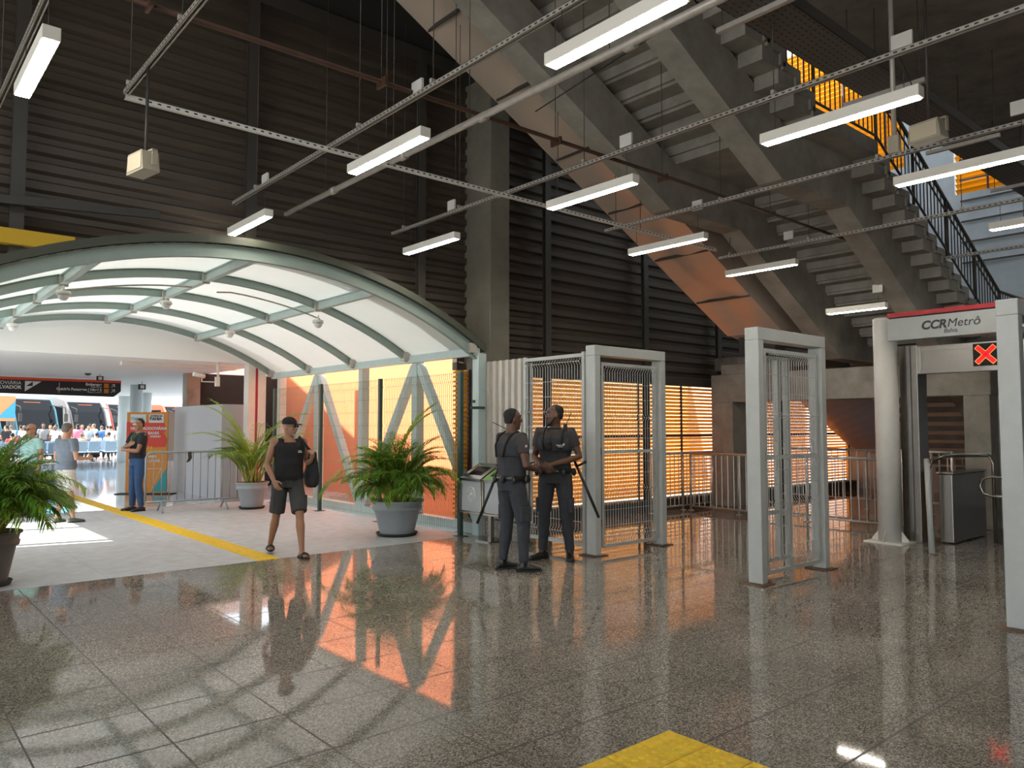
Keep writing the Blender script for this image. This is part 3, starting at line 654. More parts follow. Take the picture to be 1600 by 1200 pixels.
tag(MB().box(7.08, 7.26, 7.9, 8.9, 0, 0.25).build('granite_plinth', M_GRANITE), 'low speckled granite plinth under the corrugated hoarding', 'plinth')
tag(MB().box(6.83, 6.87, 8.78, 8.82, 1.95, 1.99).box(6.8, 7.06, 8.79, 8.81, 1.86, 1.9).build('gate_latch', M_GREEN), 'small dark latch arm between the fence post and the canopy post', 'latch')
# recycling bin
t = thing('recycling_bin', (6.78, 8.3, 0), 'double stainless recycling bin with clear panels and sloped lids, left of the guards', 'bin')
F = MB()
for y in (7.82, 8.33, 8.37, 8.85):
    for x in (6.66, 6.98): F.box(x - 0.012, x + 0.012, y - 0.012, y + 0.012, 0.38, 0.86)
for z in (0.39, 0.85):
    for x in (6.66, 6.98): F.box(x - 0.012, x + 0.012, 7.82, 8.85, z - 0.012, z + 0.012)
    for y in (7.82, 8.33, 8.37, 8.85): F.box(6.66, 6.98, y - 0.012, y + 0.012, z - 0.012, z + 0.012)
F.build('frame', M_STAIN, t)
MB().box(6.79, 6.85, 8.32, 8.38, 0.02, 0.38).build('leg', M_STAIN, t)
MB().box(6.66, 6.98, 8.2, 8.5, 0, 0.02).build('foot_plate', M_STAIN, t)
M_CLEAR = mat('clear_bin_panel', (0.62, 0.64, 0.66), 0.15, trans=0.35)
for (y0, y1, lm, nm) in ((8.39, 8.83, M_STAIN, 'left'), (7.84, 8.31, mat('green_lid', (0.20, 0.34, 0.10), 0.5), 'right')):
    MB().box(6.665, 6.975, y0, y1, 0.41, 0.83).build('bin_panel', M_CLEAR, t)
    x0, x1, z0, z1 = 6.64, 7.0, 0.87, 1.08
    m = MB()
    # sloped lid ring with an opening
    ym = (y0 + y1) / 2
    out = [(x0, y0 - 0.02, z0), (x0, y1 + 0.02, z0), (x1, y1 + 0.02, z0 + 0.2), (x1, y0 - 0.02, z0 + 0.2)]
    inn = [(x0 + 0.08, y0 + 0.06, z0 + 0.045), (x0 + 0.08, y1 - 0.06, z0 + 0.045), (x1 - 0.08, y1 - 0.06, z0 + 0.155), (x1 - 0.08, y0 + 0.06, z0 + 0.155)]
    m.add(out + inn, [(0, 1, 5, 4), (1, 2, 6, 5), (2, 3, 7, 6), (3, 0, 4, 7)]); m.add([(x, y, z0 - 0.005) for x, y, z in out] + out, [(0, 1, 5, 4), (1, 2, 6, 5), (2, 3, 7, 6), (3, 0, 4, 7)])
    m.build('lid', lm, t, fix=False)
    MB().add([(x, y, z - 0.07) for x, y, z in inn], [(0, 1, 2, 3)]).build('lid_opening', M_BLACK, t, fix=False)
m = MB(); c = (6.6625, 8.6, 0.64)
for rr, q in ((0.085, 0.007), (0.06, 0.005)):
    pts = [(6.662, c[1] + rr*math.cos(a*math.pi/12), c[2] + rr*1.25*math.sin(a*math.pi/12)) for a in range(25)]; m.tube(pts, q, 5)
m.ball((6.662, c[1], c[2]), 0.025, 8); m.build('round_emblem', M_WHITEP, t)
# round white column with base
t = thing('round_sign_column', (10.98, 4.66, 0), 'round white steel column with bolted base carrying the entrance sign', 'column')
MB().tube([(10.98, 4.66, 0.02), (10.98, 4.66, 3.10)], 0.155, 32).build('shaft', M_WHITEP, t)
MB().lathe((10.98, 4.66, 3.10), [(0.155, 0), (0.155, 0.02), (0.13, 0.035), (0, 0.035)], 32).build('cap', M_WHITEP, t)
MB().box(10.72, 11.24, 4.40, 4.92, 0, 0.02).build('base_plate', M_WHITEP, t)
for a in range(4):
    dx, dy = ((1, 0), (0, 1), (-1, 0), (0, -1))[a]; c = Vector((10.98, 4.66, 0))
    d = Vector((dx, dy, 0)); s = Vector((-dy, dx, 0)) * 0.006
    v = [c + d*0.15 + Vector((0, 0, .02)), c + d*0.25 + Vector((0, 0, .02)), c + d*0.25 + Vector((0, 0, .04)), c + d*0.15 + Vector((0, 0, .17))]
    MB().add([p + s for p in v] + [p - s for p in v], [(0, 1, 2, 3), (7, 6, 5, 4), (0, 4, 5, 1), (1, 5, 6, 2), (2, 6, 7, 3), (3, 7, 4, 0)]).build('gusset', M_WHITEP, t)
t = thing('entrance_sign', (10.9, 3.2, 2.8), 'grey white entrance sign beam with red top edge and metro lettering', 'sign')
MB().box(10.83, 11.02, 1.6, 4.56, 2.79, 3.09).build('sign_board', M_FRAME, t)
MB().box(10.86, 11.0, 1.6, 4.55, 3.09, 3.11).build('shadow_gap', M_BLACK, t)
MB().box(10.83, 11.02, 1.6, 4.56, 3.11, 3.17).build('red_edge', M_RED, t)
M_INK = mat('dark_grey_lettering', (0.06, 0.055, 0.055), 0.6)
RX = (R(90), 0, R(-90))
text_mesh('CCR', 0.155, 'lettering', M_INK, t, (10.828, 4.12, 2.955), RX, shear=0.2, bold=0.006)
text_mesh('Metrô', 0.155, 'lettering', M_INK, t, (10.828, 3.80, 2.958), RX, shear=0.2)
text_mesh('Bahia', 0.078, 'lettering', M_INK, t, (10.828, 3.84, 2.862), RX, shear=0.2)
# stainless portal with the red cross display
t = thing('stainless_portal', (11.3, 4.4, 0), 'stainless steel gate line portal with a red cross display', 'portal')
m = MB().box(11.18, 11.50, 4.32, 4.56, 0, 2.74)
m.build('pillar', M_STAIN, t, bevel=0.004)
for z in (0,): MB().box(11.172, 11.18, 4.40, 4.412, 0, 2.74).box(11.172, 11.18, 4.47, 4.482, 0, 2.74).build('pillar_groove', M_STEELD, t)
MB().box(11.25, 11.45, 1.6, 4.32, 2.34, 2.72).build('lintel', M_STAIN, t)
MB().box(11.235, 11.25, 1.6, 4.32, 2.65, 2.72).box(11.235, 11.25, 1.6, 4.32, 2.34, 2.40).build('lintel_trim', M_STAIN, t)
d = MB().box(11.225, 11.25, 3.33, 3.63, 2.405, 2.70).build('display', M_BLACK, t)
M_REDL = mat('red_leds', (0.9, 0.005, 0.01), 0.5, emit=0.8)
m = MB()
M_ORL = mat('orange_leds', (1.0, 0.25, 0.06), 0.5, emit=1.0)
c = Vector((11.224, 3.48, 2.552))
for s in (-1, 1):
    a = c + Vector((0, -0.105*s, -0.105)); b = c + Vector((0, 0.105*s, 0.105)); m.bar(a, b, 0.036, 0.004, 0, up=(1, 0, 0)); 
m2 = MB()
q = 0.03; e = 0.115
def rot(p, s): return c + Vector((-0.003, s * p[0], p[1]))
for s in (-1, 1):
    dd = Vector((0, s, 1)).normalized(); nn = Vector((0, -s, 1)).normalized()
    for k in (-1, 1): 
        m2.bar(c + nn*k*0.03 - dd*0.15 + Vector((-.002, 0, 0)), c + nn*k*0.03 - dd*0.03 + Vector((-.002, 0, 0)), 0.007, 0.003, 0, up=(1, 0, 0)); m2.bar(c + nn*k*0.03 + dd*0.03 + Vector((-.002, 0, 0)), c + nn*k*0.03 + dd*0.15 + Vector((-.002, 0, 0)), 0.006, 0.003, 0, up=(1, 0, 0))
    for k in (-1, 1): m2.bar(c + dd*k*0.15 - nn*0.03 + Vector((-.002, 0, 0)), c + dd*k*0.15 + nn*0.03 + Vector((-.002, 0, 0)), 0.007, 0.003, 0, up=(1, 0, 0))
x = m.build('red_cross', M_REDL, d); y = m2.build('cross_outline', M_ORL, d)
for o in (x, y): o.location = -d.location
# turnstile
t = thing('turnstile_cabinet', (12.0, 4.1, 0), 'brushed steel turnstile cabinet under the entrance sign', 'turnstile')
MB().box(11.42, 12.70, 4.0, 4.18, 0.01, 0.95).build('cabinet', M_STAIN, t, bevel=0.012)
MB().box(11.40, 12.72, 3.98, 4.20, 0.95, 0.975).build('top_plate', M_STAIN, t, bevel=0.006)
t = thing('tripod_loop', (11.6, 3.55, 0), 'bent stainless tube loop by the next turnstile, beside the right gate post', 'rail')
MB().tube([(11.6, 2.9, 0.93), (11.6, 3.58, 0.93), (11.6, 3.68, 0.90), (11.6, 3.72, 0.80), (11.6, 3.68, 0.70), (11.6, 3.58, 0.67), (11.6, 2.9, 0.67)], 0.019, 10).build('tube', M_STAIN, t)
MB().box(11.5, 12.7, 2.7, 2.9, 0, 0.98).build('cabinet', M_STAIN, t, bevel=0.01)
t = thing('leaning_guide_tube', (10.3, 3.87, 0), 'pale round guide tube in front of the turnstile cabinet', 'rail')
MB().tube([(10.30, 3.87, 0.01), (10.62, 4.02, 1.18)], 0.035, 14).build('tube', M_FRAME, t)
MB().cyl((10.3, 3.87), 0.07, 0, 0.012, 20).build('foot', M_STAIN, t)
t = thing('curved_guide_rail', (11.0, 4.0, 0), 'dark curved steel guide rail behind the turnstile cabinet', 'rail')
MB().tube([(11.15, 4.2, 0.02), (11.12, 4.2, 1.0), (11.17, 4.16, 1.14), (11.3, 4.05, 1.2), (11.5, 3.9, 1.21), (11.8, 3.7, 1.21), (11.8, 3.66, 1.21)], 0.024, 10).build('tube', M_STAIN, t)
MB().tube([(11.8, 3.66, 1.21), (11.82, 3.62, 1.1), (11.82, 3.62, 0.02)], 0.024, 10).build('tube', M_STAIN, t)
# barrier rails
M_RAIL = mat('satin_rail_steel', (0.50, 0.48, 0.44), 0.35, metal=0.5)
def railfence(p0, p1, label, posts, h=1.09, low=0.09, pitch=0.125, name='barrier_railing'):
    p0 = Vector(p0 + (0,)); p1 = Vector(p1 + (0,)); t = thing(name, tuple(p0), label, 'railing', 'steel tube railings'); d = (p1 - p0); L = d.length; d.normalize()
    Z = Vector((0, 0, 1))
    MB().tube([p0 + Z*h, p1 + Z*h], 0.024, 10).build('top_rail', M_RAIL, t)
    MB().tube([p0 + Z*low, p1 + Z*low], 0.018, 8).build('bottom_rail', M_RAIL, t)
    m = MB(); k = int(L / pitch)
    for i in range(k): q = p0 + d * ((i + 0.5) * L / k); m.tube([q + Z*low, q + Z*h], 0.0085, 6, smooth=False)
    m.build('balusters', M_RAIL, t)
    for s in posts:
        q = p0 + d * (s * L); MB().tube([q + Z*0.0, q + Z*h], 0.024, 10).build('post', M_RAIL, t)
        MB().cyl((q.x, q.y), 0.055, 0, 0.014, 16).build('post_foot', M_RAIL, t)
railfence((12.22, 5.22), (12.22, 8.9), 'steel baluster railing in front of the stair portal', (0, 0.36, 0.715, 1))
railfence((13.15, 9.3), (13.15, 12.6 - 3.25), 'x', (0,)) if False else None
railfence((11.2, 9.05), (13.15, 9.05), 'short steel railing in front of the orange louvres, left of the stair portal', (0, 0.5, 1))
railfence((14.9, 4.6), (14.9, 8.5), 'steel railing behind the stair portal', (0.25, 0.55, 0.8), h=1.15, low=0.2)
railfence((13.0, 4.55), (13.0, 5.3), 'short steel railing between the stainless pillar and the concrete portal post', (0, 1), h=1.2, low=0.4)
railfence((14.6, 2.6), (14.6, 3.9), 'dark railing seen just left of the right gate post', (0, 1), h=1.15, low=0.3)
# tactile paving in the foreground
def tact_tile(x1, y1, dots=True):
    t = thing('tactile_tile', (x1, y1, 0), '', 'tile', 'yellow tactile tiles in the foreground')
    m = MB().box(x1 - 0.247, x1 - 0.003, y1 - 0.247, y1 - 0.003, 0.0, 0.006)
    if dots:
        for i in range(5):
            for j in range(5): m.lathe((x1 - 0.025 - i*0.05, y1 - 0.025 - j*0.05, 0.006), [(0.0165, 0), (0.0125, 0.005), (0, 0.0055)], 12)
    else:
        for i in range(4): m.prism([(x1 - 0.24 + i*0.06 + a, 0.006 + b) for a, b in ((0, 0), (0.035, 0), (0.028, 0.005), (0.007, 0.005))], 'y', y1 - 0.24, y1 - 0.01)
    m.build('tile', M_YELLOW, t); return t
for i in range(6):
    for j in range(4):
        x = 3.31 - 0.25 * i; y = 2.57 - 0.25 * j
        stud = not (j == 0 and i >= 3)
        t = tact_tile(x, y, stud)
        lab = 'yellow studded tactile tile' if stud else 'yellow ribbed tactile tile'
        t['label'] = lab + ' in the foreground patch, %s column from its right corner, %s row' % (('first', 'second', 'third', 'fourth', 'fifth', 'sixth')[i], ('farthest', 'second', 'third', 'fourth')[j])
# guide strip through the canopy
t = thing('tactile_guide_strip', (3.85, 8.95, 0), 'yellow ribbed guide strip running from the walking man into the terminal', 'tactile strip')
m = MB().box(3.72, 3.99, 8.95, 32, 0.0, 0.006)
for i in range(4): m.box(3.735 + i*0.066, 3.77 + i*0.066, 8.96, 32, 0.006, 0.011)
m.build('strip', M_YELLOW, t)
# ---------------------------------------------------------------- the bus terminal beyond the canopy
M_CEILW = mat('white_ceiling', (0.88, 0.89, 0.88), 0.8)
struct(MB().box(-14, 6.95, 16.35, 20.2, 2.98, 3.3).box(-14, 13, 20.2, 39, 2.98, 3.3).box(-14, 6.95, 16.35, 16.6, 3.3, 4.6), 'ceiling_terminal', M_CEILW)
tag(MB().box(4.2, 6.6, 17.35, 17.5, 2.9, 2.98).build('ceiling_strip', M_WHITEP), 'long white strip along the terminal ceiling edge', 'strip')
m = MB(); 
struct(MB().box(6.75, 13, 20.2, 20.5, 0, 2.98), 'wall_dark', mat('black_block_wall', (0.016, 0.014, 0.012), 0.9, var=0.3, scale=4))
struct(MB().box(6.42, 6.75, 20.15, 20.5, 0, 2.98), 'trim_9', M_CONC)
struct(MB().box(6.5, 6.66, 16.35, 16.6, 0, 2.98).box(6.72, 6.9, 16.35, 16.6, 0, 2.98), 'trim_10', M_WHITEP)
struct(MB().box(6.66, 6.72, 16.37, 16.6, 0, 2.98), 'trim_11', mat('crimson_paint', (0.45, 0.02, 0.045), 0.5))
struct(MB().box(6.5, 6.75, 16.33, 16.36, 0.15, 1.1), 'trim_12', MATS['crimson_paint'])
struct(MB().box(6.2, 6.95, 16.5, 16.52, 0.003, 0.006), 'trim_13', MATS['crimson_paint'])
pb = thing('white_partition_box', (6.1, 17, 0), 'white boarded enclosure behind the crowd barrier', 'partition')
MB().box(6.12, 6.94, 16.85, 20.1, 0, 2.1).build('panels', mat('white_board', (0.44, 0.455, 0.48), 0.6), pb)
# terminal columns
for k, (x, y, r, lab) in enumerate(((7.0, 27.0, 0.19, 'round pale column behind the orange banner, thicker one'), (8.96, 33.0, 0.17, 'slimmer round white column right of the banner top'), (9.3, 37.5, 0.32, 'pale broad column beside the hanging sign'))):
    tag(MB().cyl((x, y), r, 0, 2.98, 24).build('round_column', mat('pale_blue_paint', (0.55, 0.62, 0.63), 0.5)), lab, 'column')
tag(MB().box(10.9, 12.4, 38, 38.3, 0, 2.3).build('brown_kiosk', mat('brown_board', (0.16, 0.10, 0.07), 0.6)), 'brown board kiosk standing behind the orange banner', 'kiosk')
# roof truss seen at the far edge
m = MB()
for i in range(9): m.box(11.2 + i*0.45, 11.24 + i*0.45, 41.0, 41.05, 2.75, 3.0)
m.box(10.5, 15, 41, 41.06, 2.72, 2.78).box(10.5, 15, 41, 41.06, 3.0, 3.06)
tag(m.build('far_roof_truss', M_WHITEP), 'thin white roof truss at the far edge of the terminal', 'truss')
struct(MB().box(-14, 40, 40.95, 41.3, 3.0, 3.5), 'beam', M_WHITEP)
# hanging sign
sg = thing('hanging_sign', (4.4, 24, 2.5), 'long black hanging direction sign of the bus terminal with red top edge', 'sign')
M_SIGN = mat('sign_black', (0.014, 0.012, 0.014), 0.5); M_SIGNW = mat('sign_white', (0.62, 0.62, 0.60), 0.5); M_SIGNO = mat('sign_orange', (0.55, 0.16, 0.01), 0.5)
MB().prism([(1.2, 2.52), (5.62, 2.46), (5.8, 2.62), (5.8, 2.86), (1.2, 2.86)], 'y', 24.0, 24.12).build('board', M_SIGN, sg)
MB().box(1.2, 5.8, 23.98, 24.14, 2.86, 2.93).build('red_edge', mat('orange_red_paint', (0.60, 0.06, 0.02), 0.5), sg)
for x in (1.8, 5.2): MB().cyl((x, 24.06), 0.015, 2.9, 2.98, 8).build('hanger', M_STEELD, sg)
FX = (R(90), 0, 0)
text_mesh('RODOVIÁRIA', 0.125, 'lettering', M_SIGNW, sg, (3.36, 23.995, 2.77), FX, align='RIGHT')
text_mesh('SALVADOR', 0.125, 'lettering', M_SIGNW, sg, (3.36, 23.995, 2.655), FX, align='RIGHT', bold=0.004)
text_mesh('Embarque', 0.10, 'lettering', M_SIGNW, sg, (5.30, 23.995, 2.795), FX, align='RIGHT', bold=0.003)
text_mesh('Departures', 0.06, 'lettering', M_SIGNW, sg, (5.30, 23.995, 2.73), FX, align='RIGHT')
text_mesh('Guichês Passagens | Nível 2', 0.10, 'lettering', M_SIGNW, sg, (5.30, 23.995, 2.645), FX, align='RIGHT', bold=0.003)
text_mesh('Tickets | Level 2', 0.055, 'lettering', M_SIGNW, sg, (5.30, 23.995, 2.575), FX, align='RIGHT')
MB().add([(3.44, 23.992, 2.83), (3.82, 23.992, 2.83), (3.44, 23.992, 2.55)], [(0, 1, 2)]).build('arrow_logo', M_SIGNW, sg, fix=False)
MB().add([(3.47, 23.988, 2.70), (3.62, 23.988, 2.70), (3.62, 23.988, 2.82)], [(0, 1, 2)]).build('logo_notch', M_SIGN, sg, fix=False)
MB().box(4.24, 4.25, 23.99, 24.0, 2.54, 2.82).build('divider', M_SIGNW, sg)
for z in (2.77, 2.62):
    MB().box(5.36, 5.48, 23.99, 24.0, z - 0.06, z + 0.06).build('gate_symbol', M_SIGNO, sg)
    MB().bar((5.55, 23.99, z - 0.04), (5.63, 23.99, z + 0.04), 0.014, 0.01, up=(0, 1, 0)).box(5.56, 5.64, 23.985, 23.995, z + 0.036, z + 0.05).box(5.626, 5.64, 23.985, 23.995, z - 0.03, z + 0.05).build('arrow', M_SIGNW, sg)
# small ceiling devices
def box_dev(name, x, y, z, lab, cat, s=0.1, m=None):
    t = thing(name, (x, y, z), lab, cat); MB().box(x - s, x + s, y - 0.04, y + 0.04, z - s * 0.8, z + s * 0.8).build('body', m or M_BLACK, t); MB().cyl((x, y), 0.012, z, 2.98, 8).build('stem', M_GALV, t)
    MB().box(x - s * 0.55, x + s * 0.55, y - 0.046, y - 0.04, z - s * 0.5, z + s * 0.5).build('face', M_SIGNW, t)
box_dev('clock_display', 4.81, 22.0, 2.86, 'small dark framed display under the terminal ceiling above the black sign', 'display', 0.075)
box_dev('projector', 6.63, 25.0, 2.82, 'small dark lamp unit under the terminal ceiling above the banner', 'lamp', 0.10)
t = thing('ceiling_dome', (4.53, 22, 2.95), 'small dark smoke detector dome on the terminal ceiling', 'detector'); MB().lathe((4.53, 22, 2.98), [(0, 0), (0.08, 0), (0.07, -0.04), (0, -0.06)], 16).build('dome', M_STEELD, t)
t = thing('bullet_camera', (5.5, 16.5, 2.6), 'white bullet camera with bracket hanging at the terminal ceiling edge', 'camera')
MB().tube([(5.32, 16.32, 2.70), (5.56, 16.36, 2.66)], 0.045, 12).build('housing', M_WHITEP, t); MB().tube([(5.50, 16.34, 2.62), (5.50, 16.34, 2.55), (5.8, 16.34, 2.55)], 0.014, 8).build('arm', M_WHITEP, t)
MB().box(5.78, 5.86, 16.29, 16.38, 2.46, 2.66).tube([(5.84, 16.34, 2.62), (5.84, 16.4, 3.0)], 0.025, 8).build('junction', M_WHITEP, t)
# banner
bn = thing('orange_banner', (5.3, 19.5, 0), 'orange standing banner with red and teal shapes announcing the new bus station', 'banner')
a = Vector((4.95, 19.85, 0)); b_ = Vector((5.69, 19.2, 0)); dv = (b_ - a).normalized(); nv = Vector((dv.y, -dv.x, 0)); Wd = (b_ - a).length
nv = -nv if nv.y > 0 else nv
rzb = math.atan2(dv.y, dv.x)
def bq(name, pts, m, off, parent=bn):
    vs = [a + dv * (u * Wd) + nv * off + Vector((0, 0, z)) for u, z in pts]
    return MB().add(vs + [v - nv * 0.002 for v in vs], [tuple(range(len(vs))), tuple(reversed(range(len(vs), 2*len(vs))))] + [(i, len(vs)+i, len(vs)+(i+1) % len(vs), (i+1) % len(vs)) for i in range(len(vs))]).build(name, m, parent)
MB().bar(a + Vector((0, 0, 0.99)) - nv*0.02, b_ + Vector((0, 0, 0.99)) - nv*0.02, 0.03, 1.92, up=(0, 0, 1)).build('board', mat('banner_orange', (0.62, 0.24, 0.03), 0.6), bn)
MB().bar(a - dv*0.18 + Vector((0, 0, 0.012)), b_ + dv*0.18 + Vector((0, 0, 0.012)), 0.3, 0.02).build('base', M_BLACK, bn)
bq('red_field', [(0.0, 1.10), (0.95, 1.12), (1.0, 1.3), (0.9, 1.45), (0.97, 1.55), (0.9, 1.72), (0.0, 1.72)], mat('banner_red', (0.62, 0.05, 0.02), 0.6), 0.003)
bq('teal_triangle', [(0.65, 0.06), (1.0, 0.06), (1.0, 0.62)], mat('banner_teal', (0.02, 0.30, 0.33), 0.6), 0.004)
bq('line_figure', [(0.62, 0.06), (0.63, 0.06), (0.87, 0.62), (0.86, 0.62)], M_SIGNW, 0.004)
bq('line_figure', [(0.05, 0.6), (0.87, 0.6), (0.87, 0.61), (0.05, 0.61)], M_SIGNW, 0.004)
bq('logo_card', [(0.09, 1.70), (0.47, 1.70), (0.47, 1.90), (0.09, 1.90)], M_SIGNW, 0.005)
bq('logo_card', [(0.54, 1.70), (0.90, 1.70), (0.90, 1.90), (0.54, 1.90)], M_SIGNW, 0.005)
def btext(s, size, u, z, m, bold=0.003, align='LEFT'):
    p = a + dv * (u * Wd) + nv * 0.009 + Vector((0, 0, z)); text_mesh(s, size, 'lettering', m, bn, p, (R(90), 0, rzb), 0.001, align, 0, bold)
M_CY = mat('cyan_ink', (0.05, 0.32, 0.45), 0.6)
btext('Osinart', 0.095, 0.11, 1.80, M_CY, 0.002); btext('GOVERNO DA', 0.045, 0.57, 1.86, M_INK); btext('BAHIA', 0.10, 0.56, 1.79, M_INK, 0.005)
btext('NOVA RODOVIÁRIA', 0.095, 0.10, 1.56, M_SIGNW); btext('DA BAHIA', 0.095, 0.36, 1.45, M_SIGNW); btext('CHEGOU', 0.06, 0.58, 1.37, M_SIGNW)
M_YI = mat('yellow_ink', (0.75, 0.55, 0.02), 0.6)
btext('METRÔ, VLT E', 0.085, 0.10, 1.10, M_YI); btext('ÔNIBUS', 0.085, 0.55, 1.0, M_YI); btext('TODOS PARA', 0.085, 0.22, 0.89, M_SIGNW); btext('VOCÊ IR MAIS LONGE.', 0.078, 0.06, 0.79, M_SIGNW)
# crowd barrier
cb = thing('crowd_barrier', (5.0, 15.2, 0), 'grey steel crowd barrier standing between the polo-shirt man and the white enclosure', 'barrier')
p0 = Vector((4.16, 15.28, 0)); p1 = Vector((5.80, 15.08, 0)); Z = Vector((0, 0, 1)); d = (p1 - p0).normalized()
M_BAR = mat('barrier_grey', (0.34, 0.37, 0.39), 0.4, metal=0.4)
zt, zb = 1.12, 0.20
def arcp(c, ax, az, s): return [c + ax * (0.1 * math.sin(t * math.pi / 8)) * 1 + az * (0.1 * (1 - math.cos(t * math.pi / 8))) for t in range(5)]
fr = [p0 + Z*zb, p0 + Z*(zt - 0.1), p0 + d*0.03 + Z*(zt - 0.03), p0 + d*0.1 + Z*zt, p1 - d*0.1 + Z*zt, p1 - d*0.03 + Z*(zt - 0.03), p1 + Z*(zt - 0.1), p1 + Z*zb, p0 + Z*zb]
MB().tube(fr, 0.021, 10).build('frame', M_BAR, cb)
for i in range(1, 12): q = p0 + d * ((p1 - p0).length * i / 12); MB().tube([q + Z*zb, q + Z*zt], 0.009, 6).build('bar', M_BAR, cb)
sd = Vector((-d.y, d.x, 0))
for s_ in (0.16, 0.86):
    q = p0 + d * ((p1 - p0).length * s_); MB().tube([q + sd*0.28 + Z*0.012, q + Z*(zb + 0.0), q - sd*0.28 + Z*0.012], 0.016, 8).build('foot', M_BAR, cb)
q = p0 + d * 0.76 + Z * 1.02
tag(MB().add([q - sd*0.03 + d*x_ + Z*z_ for x_, z_ in ((-.03, .1), (.03, .1), (.04, -.02), (0, -.08), (-.05, -.10), (-.02, -.02))] + [q + sd*0.03 + d*x_ + Z*z_ for x_, z_ in ((-.03, .1), (.03, .1), (.04, -.02), (0, -.08), (-.05, -.10), (-.02, -.02))], [(0, 1, 2, 3, 4, 5), (11, 10, 9, 8, 7, 6)] + [(i, (i+1) % 6, 6 + (i+1) % 6, 6 + i) for i in range(6)]).build('rag', mat('dark_brown_cloth', (0.05, 0.035, 0.03), 0.9)), 'small dark brown rag tied to the top of the crowd barrier', 'rag')
# waiting seats
M_SEAT = mat('blue_grey_seat', (0.26, 0.37, 0.48), 0.5)
def bench():
    t = thing('waiting_bench', (0, 0, 0), 'x', 'bench', 'blue grey waiting benches of the terminal')
    MB().box(-1.1, 1.1, -0.03, 0.03, 0.36, 0.41).build('beam', M_BLACK, t)
    for x in (-0.8, 0.8): MB().box(x - 0.025, x + 0.025, -0.025, 0.025, 0.03, 0.36).box(x - 0.035, x + 0.035, -0.3, 0.3, 0, 0.035).build('leg', M_BLACK, t)
    for i in range(4):
        x = -0.81 + i * 0.54
        MB().prism([(-0.22, 0.41), (0.24, 0.45), (0.24, 0.48), (-0.2, 0.44)], 'x', x - 0.235, x + 0.235).build('seat', M_SEAT, t, bevel=0.01)
        MB().prism([(-0.19, 0.46), (-0.22, 0.46), (-0.31, 0.92), (-0.28, 0.92)], 'x', x - 0.235, x + 0.235).build('backrest', M_SEAT, t, bevel=0.01)
        MB().box(x + 0.25, x + 0.28, -0.2, 0.2, 0.60, 0.63).box(x + 0.25, x + 0.28, -0.02, 0.02, 0.4, 0.6).build('armrest', M_BLACK, t)
    return t
bp = bench(); first = True
for (x, y, lab) in ((7.65, 39.6, 'blue grey bench left in the front row, its left seats beside the red-shirted sitter'), (9.95, 39.6, 'blue grey bench right in the front row, just left of the orange banner'), (7.3, 41.6, 'blue grey bench in the second row behind the front row, centre'), (9.6, 41.6, 'blue grey bench in the second row, nearest the orange banner'), (5.3, 39.6, 'blue grey bench at the far left of the front row, behind the near palm'), (6.2, 37.4, 'blue grey bench standing nearest to the hall, half hidden by the grey-shirted man')):
    if first: bp.location = (x, y, 0.002); bp['label'] = lab; first = False
    else: dup(bp, (x, y, 0.002), 0, lab)
# buses
def bus(x, y, rz, bodycol, trimcol, label, name='coach_bus', L=11.0):
    t = thing(name, (x, y, -0.05), label, 'bus', None, rz)
    bodym = mat('bus_paint_%s' % label.split()[0], bodycol, 0.25, spec=0.6); trim = mat('bus_trim_%s' % label.split()[0], trimcol, 0.3)
    def B(mb, n, m, bev=0):
        o = mb.build(n, m, None, bevel=bev); o.parent = t; return o
    # local: front faces -y; width along x
    prof = [(0.0, 0.35), (-0.05, 0.9), (0.0, 1.4), (0.35, 2.6), (0.75, 3.25), (1.6, 3.5), (L, 3.45), (L, 0.35)]
    B(MB().prism(prof, 'x', -1.25, 1.25), 'body', bodym, 0.06)
    B(MB().prism([(-0.03, 1.25), (0.0, 1.42), (0.33, 2.6), (0.70, 3.2), (0.78, 3.2), (0.5, 2.6), (0.2, 1.3)], 'x', -1.16, 1.16), 'windscreen', M_DGLASS)
    for s in (-1, 1):
        m = MB(); 
        m.prism([(0.9, 1.55), (1.0, 2.95), (L - 0.5, 2.95), (L - 0.5, 1.55)], 'x', s*1.25, s*1.265); B(m, 'side_windows', M_DGLASS)
        B(MB().tube([(s*1.24, 0.0, 1.35), (s*1.25, 0.36, 2.6), (s*1.24, 0.80, 3.25)], 0.06, 6), 'pillar_trim', trim)
        for wy in (2.6, L - 3.0):
            o = MB().tube([(s*1.27, wy, 0.5), (s*0.95, wy, 0.5)], 0.48, 20); B(o, 'wheel', M_BLACK)
        B(MB().tube([(s*1.1, 0.5, 2.9), (s*1.35, -0.35, 2.75), (s*1.38, -0.38, 2.35)], 0.03, 6).box(s*1.38 - 0.09, s*1.38 + 0.09, -0.42, -0.34, 1.95, 2.4), 'mirror', M_BLACK)
        B(MB().box(s*0.95 - 0.2, s*0.95 + 0.2, -0.07, -0.03, 0.75, 0.95), 'headlight', M_WHITEP)
    for s in (-0.3, 0.3): B(MB().bar((s, -0.08, 1.32), (s + 0.7, 0.14, 1.95), 0.03, 0.03), 'wiper', M_BLACK)
    B(MB().box(-0.5, 0.5, 0.60, 0.66, 2.85, 3.05), 'destination_display', mat('orange_display', (1.0, 0.18, 0.03), 0.5, emit=1.5))
    return t
bus(7.9, 50.0, R(28), (0.06, 0.075, 0.085), (0.05, 0.22, 0.27), 'dark coach bus with teal pillar trim behind the waiting crowd')
bus(11.4, 54.0, R(28), (0.16, 0.16, 0.17), (0.12, 0.11, 0.11), 'silver coach bus parked right of the dark coach')
bus(14.6, 58.0, R(28), (0.40, 0.39, 0.39), (0.55, 0.05, 0.03), 'white coach bus with red trim, seen above the banner')
